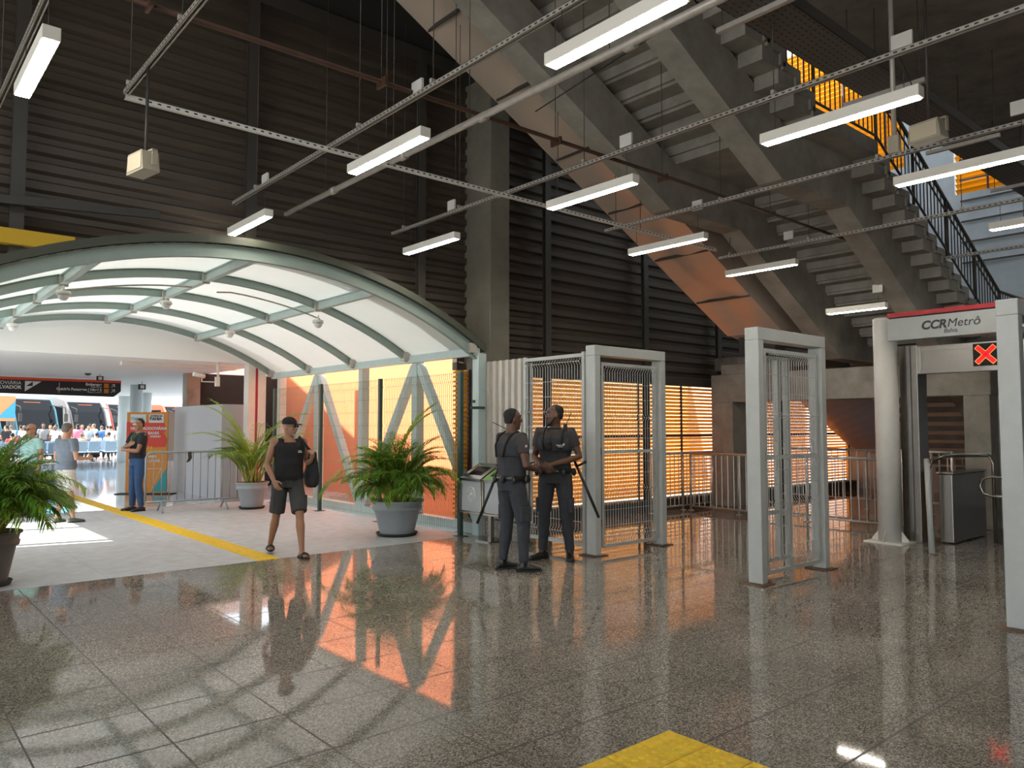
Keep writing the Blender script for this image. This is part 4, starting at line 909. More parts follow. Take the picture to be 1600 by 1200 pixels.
bus(5.15, 44.8 + 3.0, R(30), (0.10, 0.20, 0.30), (0.06, 0.25, 0.33), 'blue van parked at the far left before the dark coach', 'parked_van', 5.0).scale = (0.8, 0.8, 0.72)
bus(19.5, 62.0, R(28), (0.60, 0.08, 0.04), (0.5, 0.1, 0.05), 'red coach bus parked furthest to the right')
# orange and blue hoarding at left
t = thing('painted_hoarding', (4.5, 46, 0), 'orange board with a blue triangle at the far left of the bus apron', 'board')
MB().box(2.2, 6.3, 46.6, 46.7, 1.9, 4.6).box(2.3, 2.5, 46.62, 46.7, -0.05, 1.9).build('board', mat('hoarding_orange', (0.75, 0.22, 0.09), 0.7), t)
MB().add([(5.5, 46.58, 2.05), (6.3, 46.58, 2.05), (6.3, 46.58, 2.95)], [(0, 1, 2)]).build('blue_triangle', mat('hoarding_blue', (0.03, 0.25, 0.45), 0.6), t, fix=False)
tag(MB().box(9, 15, 78, 78.3, -0.05, 9).build('cyan_hoarding', mat('cyan_board', (0.10, 0.62, 0.72), 0.7)), 'bright cyan board far behind the coaches', 'board')
tag(MB().box(27, 36, 80, 80.4, 2.6, 6.5).box(27, 27.4, 80, 80.4, -0.05, 2.6).build('red_canopy', mat('faded_red_board', (0.85, 0.25, 0.27), 0.7)), 'pinkish red board far away, right of the round columns', 'board')
# ---------------------------------------------------------------- potted palms
M_LEAF = mat('palm_leaf', (0.15, 0.32, 0.035), 0.45, trans=0.30, var=0.35, scale=3)
M_LEAFY = mat('palm_leaf_light', (0.30, 0.48, 0.05), 0.45, trans=0.35, var=0.3, scale=3)
M_STEM = mat('palm_stem', (0.36, 0.34, 0.06), 0.5, var=0.2)
def palm(x, y, label, potr, poth, potm, n, reach, height, seed, leafm, dirs=None, leaf=0.26, up=1.0, azr=(0, 2*math.pi), elr=(0.0, 1.0)):
    rnd = random.Random(seed)
    t = thing('potted_palm', (x, y, 0), label, 'plant', 'potted palms')
    k = potr
    pr = [(0, 0.03), (k*0.62, 0.03), (k*0.64, 0.05), (k*0.84, poth*0.72), (k*0.92, poth*0.74), (k*0.94, poth*0.82), (k*0.90, poth*0.84), (k*0.94, poth*0.95), (k, poth*0.96), (k, poth), (k*0.93, poth), (k*0.90, poth*0.9)]
    MB().lathe((x, y, 0), pr, 40).build('pot', potm, t)
    MB().lathe((x, y, 0), [(0, 0.004), (k*0.72, 0.004), (k*0.78, 0.045), (k*0.74, 0.045), (k*0.70, 0.02), (0, 0.02)], 32).build('saucer', M_BLACK, t)
    MB().lathe((x, y, 0), [(k*0.92, poth*0.92), (k*0.5, poth*0.94), (0, poth*0.95)], 24).build('soil', M_SOIL, t)
    st = MB(); lf = MB(); lf2 = MB()
    for i in range(n):
        if dirs and i < len(dirs): az, el, L = dirs[i]
        else: az = rnd.uniform(*azr); el = rnd.uniform(*elr); L = height * rnd.uniform(0.75, 1.0) * (0.72 + 0.36*el)
        # el: 1 = upright, 0 = low and spreading
        r0 = potr * 0.45 * rnd.random() ** 0.5; a0 = rnd.uniform(0, 6.28)
        p = Vector((x + r0*math.cos(a0), y + r0*math.sin(a0), poth*0.93)); hd = Vector((math.cos(az), math.sin(az), 0))
        pitch = math.radians(50 + 38*el*up); N = 16; pts = [p.copy()]; ds = L / N
        bend = math.radians((1 - el)*2.6 + 2.4 + rnd.uniform(0, 1.5)) ; 
        for j in range(N):
            u = j / N; dirv = hd * math.cos(pitch) + Vector((0, 0, 1)) * math.sin(pitch)
            p = p + dirv * ds; pts.append(p.copy()); pitch -= bend * (0.4 + 2.0*u)
        st.tube(pts, [0.012*(1 - 0.8*j/N) + 0.002 for j in range(N+1)], 5)
        tgt = lf if rnd.random() < 0.6 else lf2
        M_ = 30
        for q in range(M_):
            u = 0.26 + 0.74 * q / M_; f = u * N; j = min(N - 1, int(f)); pp = pts[j].lerp(pts[j+1], f - j); tg = (pts[j+1] - pts[j]).normalized()
            sd = tg.cross(Vector((0, 0, 1))); sd = sd.normalized() if sd.length > 1e-3 else hd.cross(Vector((0, 0, 1)))
            ll = leaf * (0.55 + 0.75*math.sin(math.pi*min(1, (u - 0.3)/0.75))) * rnd.uniform(0.85, 1.1)
            for s in (-1, 1):
                dv_ = (tg*0.75 + sd*s*0.8 + Vector((0, 0, 0.18)) + Vector((rnd.uniform(-.1, .1), rnd.uniform(-.1, .1), rnd.uniform(-.1, .1)))).normalized()
                wv = dv_.cross(Vector((0, 0, 1))); wv = wv.normalized() * 0.0075 if wv.length > 1e-3 else sd * 0.0075
                m1 = pp + dv_*ll*0.45; m2 = pp + dv_*ll*0.8 + Vector((0, 0, -ll*0.12)); e = pp + dv_*ll*1.0 + Vector((0, 0, -ll*0.32))
                tgt.add([pp - wv*0.4, pp + wv*0.4, m1 + wv, m1 - wv, m2 + wv*0.7, m2 - wv*0.7, e], [(0, 1, 2, 3), (3, 2, 4, 5), (5, 4, 6)])
    st.build('stems', M_STEM, t)
    lf.build('fronds', M_LEAF, t, fix=False); lf2.build('light_fronds', M_LEAFY if leafm is None else leafm, t, fix=False)
    return t
M_POT = mat('grey_blue_pot', (0.36, 0.39, 0.42), 0.5, var=0.05)
def A(dx, dy): return math.atan2(dy, dx)
rt_ = (0.757, -0.653)
right = A(*rt_); left = A(-rt_[0], -rt_[1])
palm(6.16, 9.75, 'bushy green potted palm in a grey pot in front of the green mesh fence', 0.40, 0.52, M_POT, 125, 0.7, 1.22, 3, None,
     [(right, 1.0, 1.68), (right + 0.3, 0.95, 1.62), (right, 0.25, 1.2), (right - .3, 0.0, 1.25), (left, 0.25, 1.2), (left + .3, 0.0, 1.25), (left - 0.2, 0.45, 1.35)], 0.22)
palm(5.98, 14.75, 'sparse yellow-green potted palm with arching fronds behind the walking man', 0.32, 0.52, M_POT, 42, 0.7, 1.35, 8, M_LEAFY,
     [(left, 0.75, 2.0), (left + 0.3, 0.5, 1.75), (left - 0.3, 0.2, 1.4), (right, 0.8, 1.9), (right + .4, 0.5, 1.6), (left + 0.1, 0.9, 1.9), (right, 0.3, 1.5)], 0.21, elr=(0.35, 1.0))
palm(1.04, 9.36, 'dark green potted palm in a brownish, shade-toned pot at the left edge of the photo', 0.33, 0.54, mat('shade_toned_pot', (0.16, 0.13, 0.12), 0.5), 90, 0.9, 1.14, 5, None,  # brown-grey pot colour includes the shade the pot stands in
     [(right, 0.35, 1.3), (right + .25, 0.2, 1.0), (right - 0.2, 0.25, 1.05), (left, 0.9, 1.6), (left + .3, 0.7, 1.5)], 0.24, azr=(-1.9, 1.2), elr=(0.12, 0.9))
# ---------------------------------------------------------------- people
M_SKIN_L = mat('fair_skin', (0.50, 0.27, 0.17), 0.55, var=0.08, scale=6)
M_SKIN_M = mat('tan_skin', (0.36, 0.18, 0.105), 0.55, var=0.08, scale=6)
M_SKIN_D = mat('brown_skin', (0.13, 0.062, 0.038), 0.5, var=0.08, scale=6)
M_HAIRB = mat('black_hair', (0.012, 0.010, 0.009), 0.7)
M_HAIRG = mat('greying_hair', (0.13, 0.11, 0.095), 0.8, var=0.3, scale=60)
M_EYE = mat('eye_white', (0.28, 0.26, 0.24), 0.6)
def fabric(name, c, v=0.12): return mat(name, c, 0.88, var=v, scale=9, bump=0.25)
def loft(mb, rings, n=20, cap=True):
    """rings: (centre, rx, ry, right, fwd)"""
    vs = []
    for c, rx, ry, rt, fw in rings:
        for j in range(n):
            a = 2*math.pi*j/n; vs.append(Vector(c) + rt*(rx*math.cos(a)) + fw*(ry*math.sin(a)))
    fs = [(i*n + j, i*n + (j+1) % n, (i+1)*n + (j+1) % n, (i+1)*n + j) for i in range(len(rings)-1) for j in range(n)]
    k = len(mb.v); mb.add(vs, fs, 0, True)
    if cap:
        mb.f.append(tuple(k + j for j in reversed(range(n)))); mb.m.append(0); mb.sm.append(True)
        mb.f.append(tuple(k + (len(rings)-1)*n + j for j in range(n))); mb.m.append(0); mb.sm.append(True)
def solid(mb, name, m, t, voxel, wrinkle=0.0, smooth=2, wscale=0.12):
    """fuses the collected pieces into one continuous skin"""
    o = mb.build(name, m, None)
    r = o.modifiers.new('r', 'REMESH'); r.mode = 'VOXEL'; r.voxel_size = voxel; r.use_smooth_shade = True
    if smooth: s = o.modifiers.new('s', 'SMOOTH'); s.iterations = smooth; s.factor = 0.5
    if wrinkle > 0:
        tx = bpy.data.textures.new('folds', 'CLOUDS'); tx.noise_scale = wscale; tx.noise_depth = 2
        d = o.modifiers.new('d', 'DISPLACE'); d.texture = tx; d.strength = wrinkle; d.mid_level = 0.5; d.texture_coords = 'LOCAL'
    dg = bpy.context.evaluated_depsgraph_get(); dg.update()
    me = bpy.data.meshes.new_from_object(o.evaluated_get(dg)); old = o.data
    o.modifiers.clear(); o.data = me; bpy.data.meshes.remove(old)
    me.polygons.foreach_set('use_smooth', [True]*len(me.polygons))
    o.parent = t; return o
X3, Y3, Z3 = Vector((1, 0, 0)), Vector((0, 1, 0)), Vector((0, 0, 1))
BASE = dict(lean=0.0, twist=0.0, turn=0.0, nod=0.0, hipz=0.0, belly=1.0, wide=1.0,
    shR=(0.185, 0, 1.43), shL=(-0.185, 0, 1.43), elR=(0.225, -0.03, 1.14), elL=(-0.225, -0.03, 1.14), wrR=(0.23, 0.05, 0.90), wrL=(-0.23, 0.05, 0.90),
    hdR=None, hdL=None, curlR=0.35, curlL=0.35, pnR=(-1, 0, 0), pnL=(1, 0, 0),
    hipR=(0.095, 0, 0.92), hipL=(-0.095, 0, 0.92), knR=(0.10, 0.03, 0.50), knL=(-0.10, 0.03, 0.50), anR=(0.105, -0.01, 0.09), anL=(-0.105, -0.01, 0.09),
    toR=(0.2, 1, 0), toL=(-0.2, 1, 0))
def P_(p, k): return Vector(p[k])
def torso_rings(p, g=0.0, z0=0.86, z1=1.54, neck=True, w=1.0):
    prof = [(0.86, .155, .115, 0), (0.93, .170, .125, -.005), (1.00, .160, .118, 0), (1.08, .148, .108, .008), (1.16, .150, .108, .01), (1.24, .165, .115, .01), (1.32, .180, .120, .005), (1.38, .186, .112, 0), (1.43, .150, .090, -.005), (1.465, .085, .068, -.01), (1.49, .060, .060, -.008), (1.55, .056, .058, .006)]
    out = []
    for z, a, b, y in prof:
        if z < z0 - 1e-6 or z > z1 + 1e-6: continue
        bl = p['belly'] if 0.95 < z < 1.22 else 1.0
        tw = p['twist'] * (z - 0.9) / 0.55; rt = Matrix.Rotation(tw, 3, 'Z') @ X3; fw = Matrix.Rotation(tw, 3, 'Z') @ Y3
        c = Vector((0, y + (bl - 1) * 0.05 + p['lean'] * (z - 0.9), z))
        out.append((c, (a * p['wide'] * (1 + (bl-1)*0.5) + g) * w, b * bl + g, rt, fw))
    return out
def limb(mb, pts, rad, n=12): mb.tube(pts, rad, n, cap=True)
def hand(mb, wr, d, pn, curl, s=1.0, fing=True, side=1):
    """palm with five bent fingers; d = direction, pn = where the palm faces, side = +1 puts the thumb on pn x d"""
    d = Vector(d).normalized(); pn = Vector(pn); pn = (pn - d * pn.dot(d)).normalized(); sd = d.cross(pn) * side
    vs = [wr, wr + d*0.03*s, wr + d*0.065*s, wr + d*0.095*s]
    loft(mb, [(vs[0] - d*0.01, 0.026*s, 0.020*s, sd, pn), (vs[1], 0.034*s, 0.019*s, sd, pn), (vs[2], 0.041*s, 0.017*s, sd, pn), (vs[3], 0.040*s, 0.013*s, sd, pn)], 12)
    if not fing: 
        mb.tube([vs[3], vs[3] + d*0.05*s + pn*0.03*s], [0.03*s, 0.02*s], 8); return
    for k, (o, L) in enumerate(((0.030, 0.068), (0.010, 0.077), (-0.011, 0.071), (-0.030, 0.056))):
        c = curl * (1 + 0.12*k); p = vs[3] + sd*o*s - d*0.008; pts = [p]; dd = d.copy()
        for q, f in enumerate((0.45, 0.32, 0.27)):
            dd = (dd * math.cos(c) + pn * math.sin(c)).normalized(); pnn = None
            p = p + dd * L * f * s; pts.append(p)
            c = curl * (1.1 if q == 0 else 0.8); 
            # turn the bending frame with the finger
            pn_l = (pn - dd * pn.dot(dd)); 
        r = 0.0088*s; mb.tube(pts, [r*1.1, r, r*0.93, r*0.8], 8)
        mb.ball(pts[-1], r*0.82, 6)
    b = vs[0] + d*0.022*s + sd*0.030*s; t1 = b + (d*0.6 + sd*0.75 + pn*0.25).normalized()*0.035*s; t2 = t1 + (d*0.85 + sd*0.25 + pn*(0.2 + curl*0.5)).normalized()*0.03*s; t3 = t2 + (d*0.9 + pn*(0.2 + curl*0.5)).normalized()*0.024*s
    mb.tube([b - sd*0.012, b, t1, t2, t3], [0.014*s, 0.015*s, 0.012*s, 0.0105*s, 0.0085*s], 8)
def head_frame(p):
    rot = Matrix.Rotation(p['turn'], 3, 'Z') @ Matrix.Rotation(p['nod'], 3, 'X')
    c = Vector((0, 0.012 + p['lean']*0.72, 1.63)); return c, rot
def head(mb, p, hs=1.0):
    c, R_ = head_frame(p); rt = R_ @ X3; fw = R_ @ Y3; up = R_ @ Z3
    for zz in (0,):
        pr = [(-.118, .020, .028, .050), (-.108, .036, .044, .038), (-.085, .050, .066, .020), (-.055, .060, .078, .010), (-.02, .066, .086, .004), (.01, .070, .091, .0), (.045, .074, .095, -.004), (.075, .069, .088, -.007), (.098, .052, .068, -.008), (.113, .026, .036, -.008), (.117, .008, .012, -.008)]
        loft(mb, [(c + up*(z*hs) + fw*(y*hs), a*hs, b*hs, rt, fw) for z, a, b, y in pr], 20)
    mb.tube([c + fw*.088 + up*.022, c + fw*.102 - up*.005, c + fw*.112 - up*.024, c + fw*.098 - up*.036], [.007, .010, .0135, .011], 8)      # nose
    for s in (-1, 1):
        mb.ball(c + rt*s*.014 + fw*.098 - up*.030, .009, 8)
        mb.ball(c + rt*s*.072 - fw*.006 - up*.008, .030, 10, sc=(.28, .62, 1.0), rot=R_)                    # ears
        mb.ball(c + rt*s*.028 + fw*.086 + up*.030, .022, 8, sc=(1.1, .45, .35), rot=R_)                     # brow
        mb.ball(c + rt*s*.036 + fw*.066 - up*.022, .022, 8, sc=(1, .7, .8), rot=R_)                      # cheek
    mb.ball(c + fw*.088 - up*.060, .020, 8, sc=(1.2, .55, .38), rot=R_); mb.ball(c + fw*.086 - up*.070, .018, 8, sc=(1.1, .55, .42), rot=R_)   # lips
    mb.ball(c + fw*.076 - up*.100, .022, 8, sc=(1, .7, .7), rot=R_)
    # neck
    nb = Vector((0, -0.012 + p['lean']*0.58, 1.44)); mb.tube([nb, nb.lerp(c, .5) - Y3*.004, c - up*.04 - fw*.01], [.066, .056, .056], 14)
def eyes(t, p, name='eye'):
    c, R_ = head_frame(p); rt = R_ @ X3; fw = R_ @ Y3; up = R_ @ Z3
    for s in (-1, 1):
        o = MB().ball(c + rt*s*.030 + fw*.0835 + up*.012, .012, 10).build('eye', M_EYE); o.parent = t
        o2 = MB().ball(c + rt*s*.030 + fw*.092 + up*.012, .0055, 8).build('iris', M_HAIRB); o2.parent = o
        o3 = MB().tube([c + rt*s*.014 + fw*.093 + up*.036, c + rt*s*.032 + fw*.094 + up*.041, c + rt*s*.050 + fw*.080 + up*.035], [.003, .0045, .003], 6).build('eyebrow', M_HAIRB); o3.parent = t
def arm_pts(p, S): return P_(p, 'sh'+S), P_(p, 'el'+S), P_(p, 'wr'+S)
def body(t, p, skin, voxel=0.009, fing=True, name='body'):
    mb = MB(); loft(mb, torso_rings(p), 24); head(mb, p)
    for S, sg in (('R', 1), ('L', -1)):
        sh, el, wr = arm_pts(p, S)
        sh0 = sh * 0.72 + Vector((0, 0, sh.z*0.28 - 0.01)) ; sh0 = Vector((sh.x*0.55, sh.y, sh.z - 0.015))
        fm = el.lerp(wr, .3)
        limb(mb, [sh0, sh, sh.lerp(el, .3), sh.lerp(el, .7), el, fm, el.lerp(wr, .7), wr], [.055, .058, .050, .044, .039, .041, .032, .025])
        mb.ball(sh, .060, 12)
        d = P_(p, 'hd'+S) if p['hd'+S] is not None else (wr - el)
        hand(mb, wr, d, P_(p, 'pn'+S), p['curl'+S], 1.0, fing, sg)
        hp, kn, an = P_(p, 'hip'+S), P_(p, 'kn'+S), P_(p, 'an'+S)
        limb(mb, [hp + Z3*.03, hp.lerp(kn, .2), hp.lerp(kn, .6), kn + Z3*.02, kn - (kn - an)*.12, kn.lerp(an, .32), kn.lerp(an, .7), an], [.082, .084, .067, .054, .050, .056, .041, .033], 14)
        to = P_(p, 'to'+S).normalized(); toh = Vector((to.x, to.y, 0)).normalized()
        mb.tube([an - toh*.045 - Z3*.045, an + toh*.02 - Z3*.04, an + toh*.09 - Z3*.052, an + toh*.15 - Z3*.064 + Z3*to.z*.1], [(.028, .028), (.036, .036), (.042, .024), (.036, .014)], 12)
        mb.ball(an - Z3*.01, .036, 10)
    return solid(mb, name, skin, t, voxel)
def sleeves(mb, p, frac, r0=.074, r1=.058):
    for S in 'RL':
        sh, el, wr = arm_pts(p, S)
        a = sh.lerp(el, frac)
        mb.tube([Vector((sh.x*.45, sh.y, sh.z - .015)), sh - Z3*.002, sh.lerp(el, frac*.5), a], [r0*.95, r0, (r0 + r1)/2, r1], 14)
def shirt(t, p, m, name='shirt', z0=0.90, frac=0.55, g=0.014, voxel=0.009, wr=0.010, top=1.47):
    mb = MB(); loft(mb, torso_rings(p, g, z0, top), 28)
    if frac > 0: sleeves(mb, p, frac)
    return solid(mb, name, m, t, voxel, wr)
def trousers(t, p, m, name='trousers', end=0.98, flare=1.0, voxel=0.009, wr=0.013, top=1.0, g=0.016):
    mb = MB(); loft(mb, torso_rings(p, g, 0.86, top), 28)
    for S in 'RL':
        hp, kn, an = P_(p, 'hip'+S), P_(p, 'kn'+S), P_(p, 'an'+S)
        if end <= 0.5:
            e = hp.lerp(kn, end * 2); mb.tube([hp + Z3*.03, hp.lerp(e, .35), hp.lerp(e, .75), e], [.098, .10, .092*flare, .088*flare], 16)
        else:
            mb.tube([hp + Z3*.03, hp.lerp(kn, .25), hp.lerp(kn, .65), kn, kn.lerp(an, .35), kn.lerp(an, .7), kn.lerp(an, end)], [.098, .100, .084, .072, .070*flare, .060*flare, .056*flare], 16)
    return solid(mb, name, m, t, voxel, wr)
def shoes(t, p, m, kind='boot', voxel=0.007):
    for S in 'RL':
        an = P_(p, 'an'+S); to = P_(p, 'to'+S).normalized(); toh = Vector((to.x, to.y, 0)).normalized(); sdv = toh.cross(Z3); mb = MB(); fl = an.z - 0.09
        base = Vector((an.x, an.y, 0.0)) + Z3 * fl
        def ring(f, w, h, z): return (base + toh*f + Z3*z, w, h, sdv, Z3)
        if kind == 'boot' or kind == 'shoe':
            loft(mb, [ring(-.075, .022, .022, .04), ring(-.06, .036, .036, .042), ring(-.02, .040, .044, .048), ring(.05, .046, .038, .042), ring(.12, .050, .028, .034), ring(.17, .044, .022, .028), ring(.195, .024, .016, .026)], 16)
            mb.tube([base + Z3*.05, base + Z3*(.15 if kind == 'boot' else .085)], [.046, .042], 14)
            o = solid(mb, kind, m, t, voxel, 0, 2)
            s = MB(); loft(s, [(base + toh*f + Z3*.011, w, .011, sdv, Z3) for f, w in ((-.08, .026), (-.06, .040), (0, .044), (.06, .050), (.12, .054), (.17, .047), (.20, .026))], 12); q = s.build('sole', M_BLACK); q.parent = o
        else:
            s = MB(); loft(s, [(base + toh*f + Z3*.013, w, .013, sdv, Z3) for f, w in ((-.075, .026), (-.055, .040), (0, .043), (.06, .048), (.12, .052), (.16, .045), (.185, .026))], 12); o = s.build('sandal', m); o.parent = t
            b = MB(); pts = [base + toh*.075 + sdv*.05*math.cos(a) + Z3*(.012 + .058*math.sin(a)) for a in [math.pi*i/10 for i in range(11)]]
            b.tube(pts, [(.042, .005)]*11, 8); q = b.build('strap', m); q.parent = o
def hair(t, p, m, long=False, name='hair', k=1.0):
    c, R_ = head_frame(p); up = R_ @ Z3; fw = R_ @ Y3; mb = MB(); rt = R_ @ X3
    pr = [(-.045, .058, .030, -.052), (-.02, .068, .045, -.046), (.012, .0745, .062, -.032), (.04, .0775*k, .078, -.024), (.068, .075*k, .084*k, -.017), (.092, .062*k, .074*k, -.012), (.112*k, .040*k, .050*k, -.009), (.122*k, .012, .016, -.009)]
    if long: pr = [(-.17, .07, .03, -.06), (-.10, .085, .05, -.055)] + [(z, a*1.08, b*1.04, y - .004) for z, a, b, y in pr]
    loft(mb, [(c + up*z + fw*y, a, b, rt, fw) for z, a, b, y in pr], 20); return solid(mb, name, m, t, .006, .004, 1, .03)
def beard(t, p, m, name='beard', full=True):
    c, R_ = head_frame(p); up = R_ @ Z3; fw = R_ @ Y3; rt = R_ @ X3; mb = MB()
    pts = [c + rt*.066 - up*.02 + fw*.02, c + rt*.056 - up*.065 + fw*.045, c + rt*.03 - up*.10 + fw*.075, c - up*.112 + fw*.088, c - rt*.03 - up*.10 + fw*.075, c - rt*.056 - up*.065 + fw*.045, c - rt*.066 - up*.02 + fw*.02]
    if not full: pts = pts[2:5]
    mb.tube(pts, [.006, .014, .019, .022, .019, .014, .006] if full else [.014, .022, .014], 8)
    mb.tube([c + rt*.028 - up*.062 + fw*.088, c + rt*.012 - up*.050 + fw*.100, c - rt*.012 - up*.050 + fw*.100, c - rt*.028 - up*.062 + fw*.088], [.004, .006, .006, .004], 6)
    return solid(mb, name, m, t, .005, 0, 1)
def glasses(t, p, dark=True):
    c, R_ = head_frame(p); up = R_ @ Z3; fw = R_ @ Y3; rt = R_ @ X3; mb = MB(); L_ = MB()
    for s in (-1, 1):
        q = c + rt*s*.031 + fw*.103 + up*.010
        L_.ball(q, .022, 12, sc=(1.0, .16, .75), rot=R_)
        mb.tube([q + rt*s*.02, c + rt*s*.076 + fw*.075 + up*.014, c + rt*s*.078 - fw*.005 + up*.014], .003, 6)
    mb.tube([c + rt*.012 + fw*.106 + up*.014, c - rt*.012 + fw*.106 + up*.014], .003, 6)
    o = mb.build('glasses_frame', M_BLACK if dark else M_GALV); o.parent = t; l = L_.build('lenses', M_DGLASS if dark else mat('clear_lens', (0.6, 0.6, 0.6), 0.1, trans=0.3)); l.parent = o
def person(name, x, y, H, rz, label, group=None):
    t = thing(name, (x, y, 0), label, 'person', group, R(rz)); t.scale = (H/1.75,)*3; return t
def put(t, mb, name, m, bevel=0, parent=None):
    o = mb.build(name, m, None, bevel=bevel); o.parent = parent or t; return o

# --- walking man
p = dict(BASE); p.update(turn=R(42), nod=R(-3), belly=1.16, wide=1.03, lean=0.02,
    elR=(0.265, -0.01, 1.15), wrR=(0.225, 0.17, 0.955), hdR=(-0.35, 0.35, -0.9), pnR=(-0.8, -0.5, 0.1), curlR=0.45,
    elL=(-0.27, -0.06, 1.15), wrL=(-0.245, 0.16, 1.20), hdL=(-0.1, 0.35, 0.9), pnL=(0.6, -0.7, 0.2), curlL=0.85,
    knR=(0.13, -0.04, 0.50), anR=(0.13, -0.30, 0.125), knL=(-0.09, 0.22, 0.52), anL=(-0.10, 0.30, 0.09), toR=(0.25, 1, -0.1), toL=(-0.1, 1, 0))
w1 = person('person', 4.17, 9.15, 1.72, 171.5, 'person in black tank top, cargo shorts and cap walking in with a shoulder bag')
body(w1, p, M_SKIN_M, 0.008); eyes(w1, p)
m = MB(); loft(m, torso_rings(p, .016, 0.92, 1.435), 28)
for s in (-1, 1): m.tube([Vector((s*.125, -.005, 1.34)), Vector((s*.115, -.005, 1.42)), Vector((s*.095, -.008, 1.475))], [(.115, .075), (.108, .052), (.086, .034)], 16)
M_BLKF = fabric('black_cotton', (0.012, 0.012, 0.013))
solid(m, 'tank_top', M_BLKF, w1, .009, .010)
sh = trousers(w1, p, fabric('charcoal_cargo', (0.05, 0.048, 0.048)), 'cargo_shorts', end=0.46, flare=1.1)
put(w1, MB().box(0.165, 0.195, -0.07, 0.05, 0.60, 0.76).box(-0.205, -0.178, 0.02, 0.16, 0.60, 0.76), 'cargo_pocket', MATS['charcoal_cargo'], .006, sh)
shoes(w1, p, mat('black_rubber', (0.02, 0.02, 0.02), 0.6), 'sandal')
beard(w1, p, mat('white_grey_beard', (0.42, 0.38, 0.35), 0.9), full=False); glasses(w1, p)
c, R_ = head_frame(p); up = R_ @ Z3; fw = R_ @ Y3; rt = R_ @ X3
m = MB(); loft(m, [(c + up*z + fw*y, a, b, rt, fw) for z, a, b, y in ((.030, .080, .100, -.004), (.05, .081, .100, -.004), (.08, .077, .094, -.006), (.105, .062, .076, -.008), (.122, .036, .045, -.008), (.128, .01, .012, -.008))], 24)
m.tube([c + up*.040 + fw*.085, c + up*.040 + fw*.13, c + up*.030 + fw*.165], [(.070, .006), (.066, .006), (.045, .005)], 16)
solid(m, 'cap', M_BLKF, w1, .005, 0, 1)
o = put(w1, MB().box(-0.135, -0.075, 0.128, 0.134, 1.30, 1.312).box(-0.125, -0.085, 0.128, 0.134, 1.318, 1.326), 'chest_print', M_SIGNW)
# bag
bg_ = thing('shoulder_bag', (0, 0, 0), 'black soft bag hanging at the side of the walking person', 'bag'); bg_.location = w1.location; bg_.rotation_euler = w1.rotation_euler; bg_.scale = w1.scale
m = MB(); loft(m, [(Vector((-0.315, -0.04 + y_, z)), a, b, X3, Y3) for z, a, b, y_ in ((0.84, .05, .09, 0), (0.88, .085, .15, 0), (0.98, .095, .165, 0), (1.08, .085, .14, 0.01), (1.2, .06, .10, 0.03), (1.30, .045, .07, 0.04))], 18)
solid(m, 'bag_body', fabric('black_nylon', (0.02, 0.02, 0.022)), bg_, .01, .02)
m = MB(); m.tube([(-0.30, 0.05, 1.24), (-0.235, 0.12, 1.33), (-0.15, 0.11, 1.44), (-0.13, 0.0, 1.50), (-0.17, -0.10, 1.40), (-0.27, -0.12, 1.2)], [(.022, .006)]*6, 8); o = m.build('strap', MATS['black_nylon']); o.parent = bg_

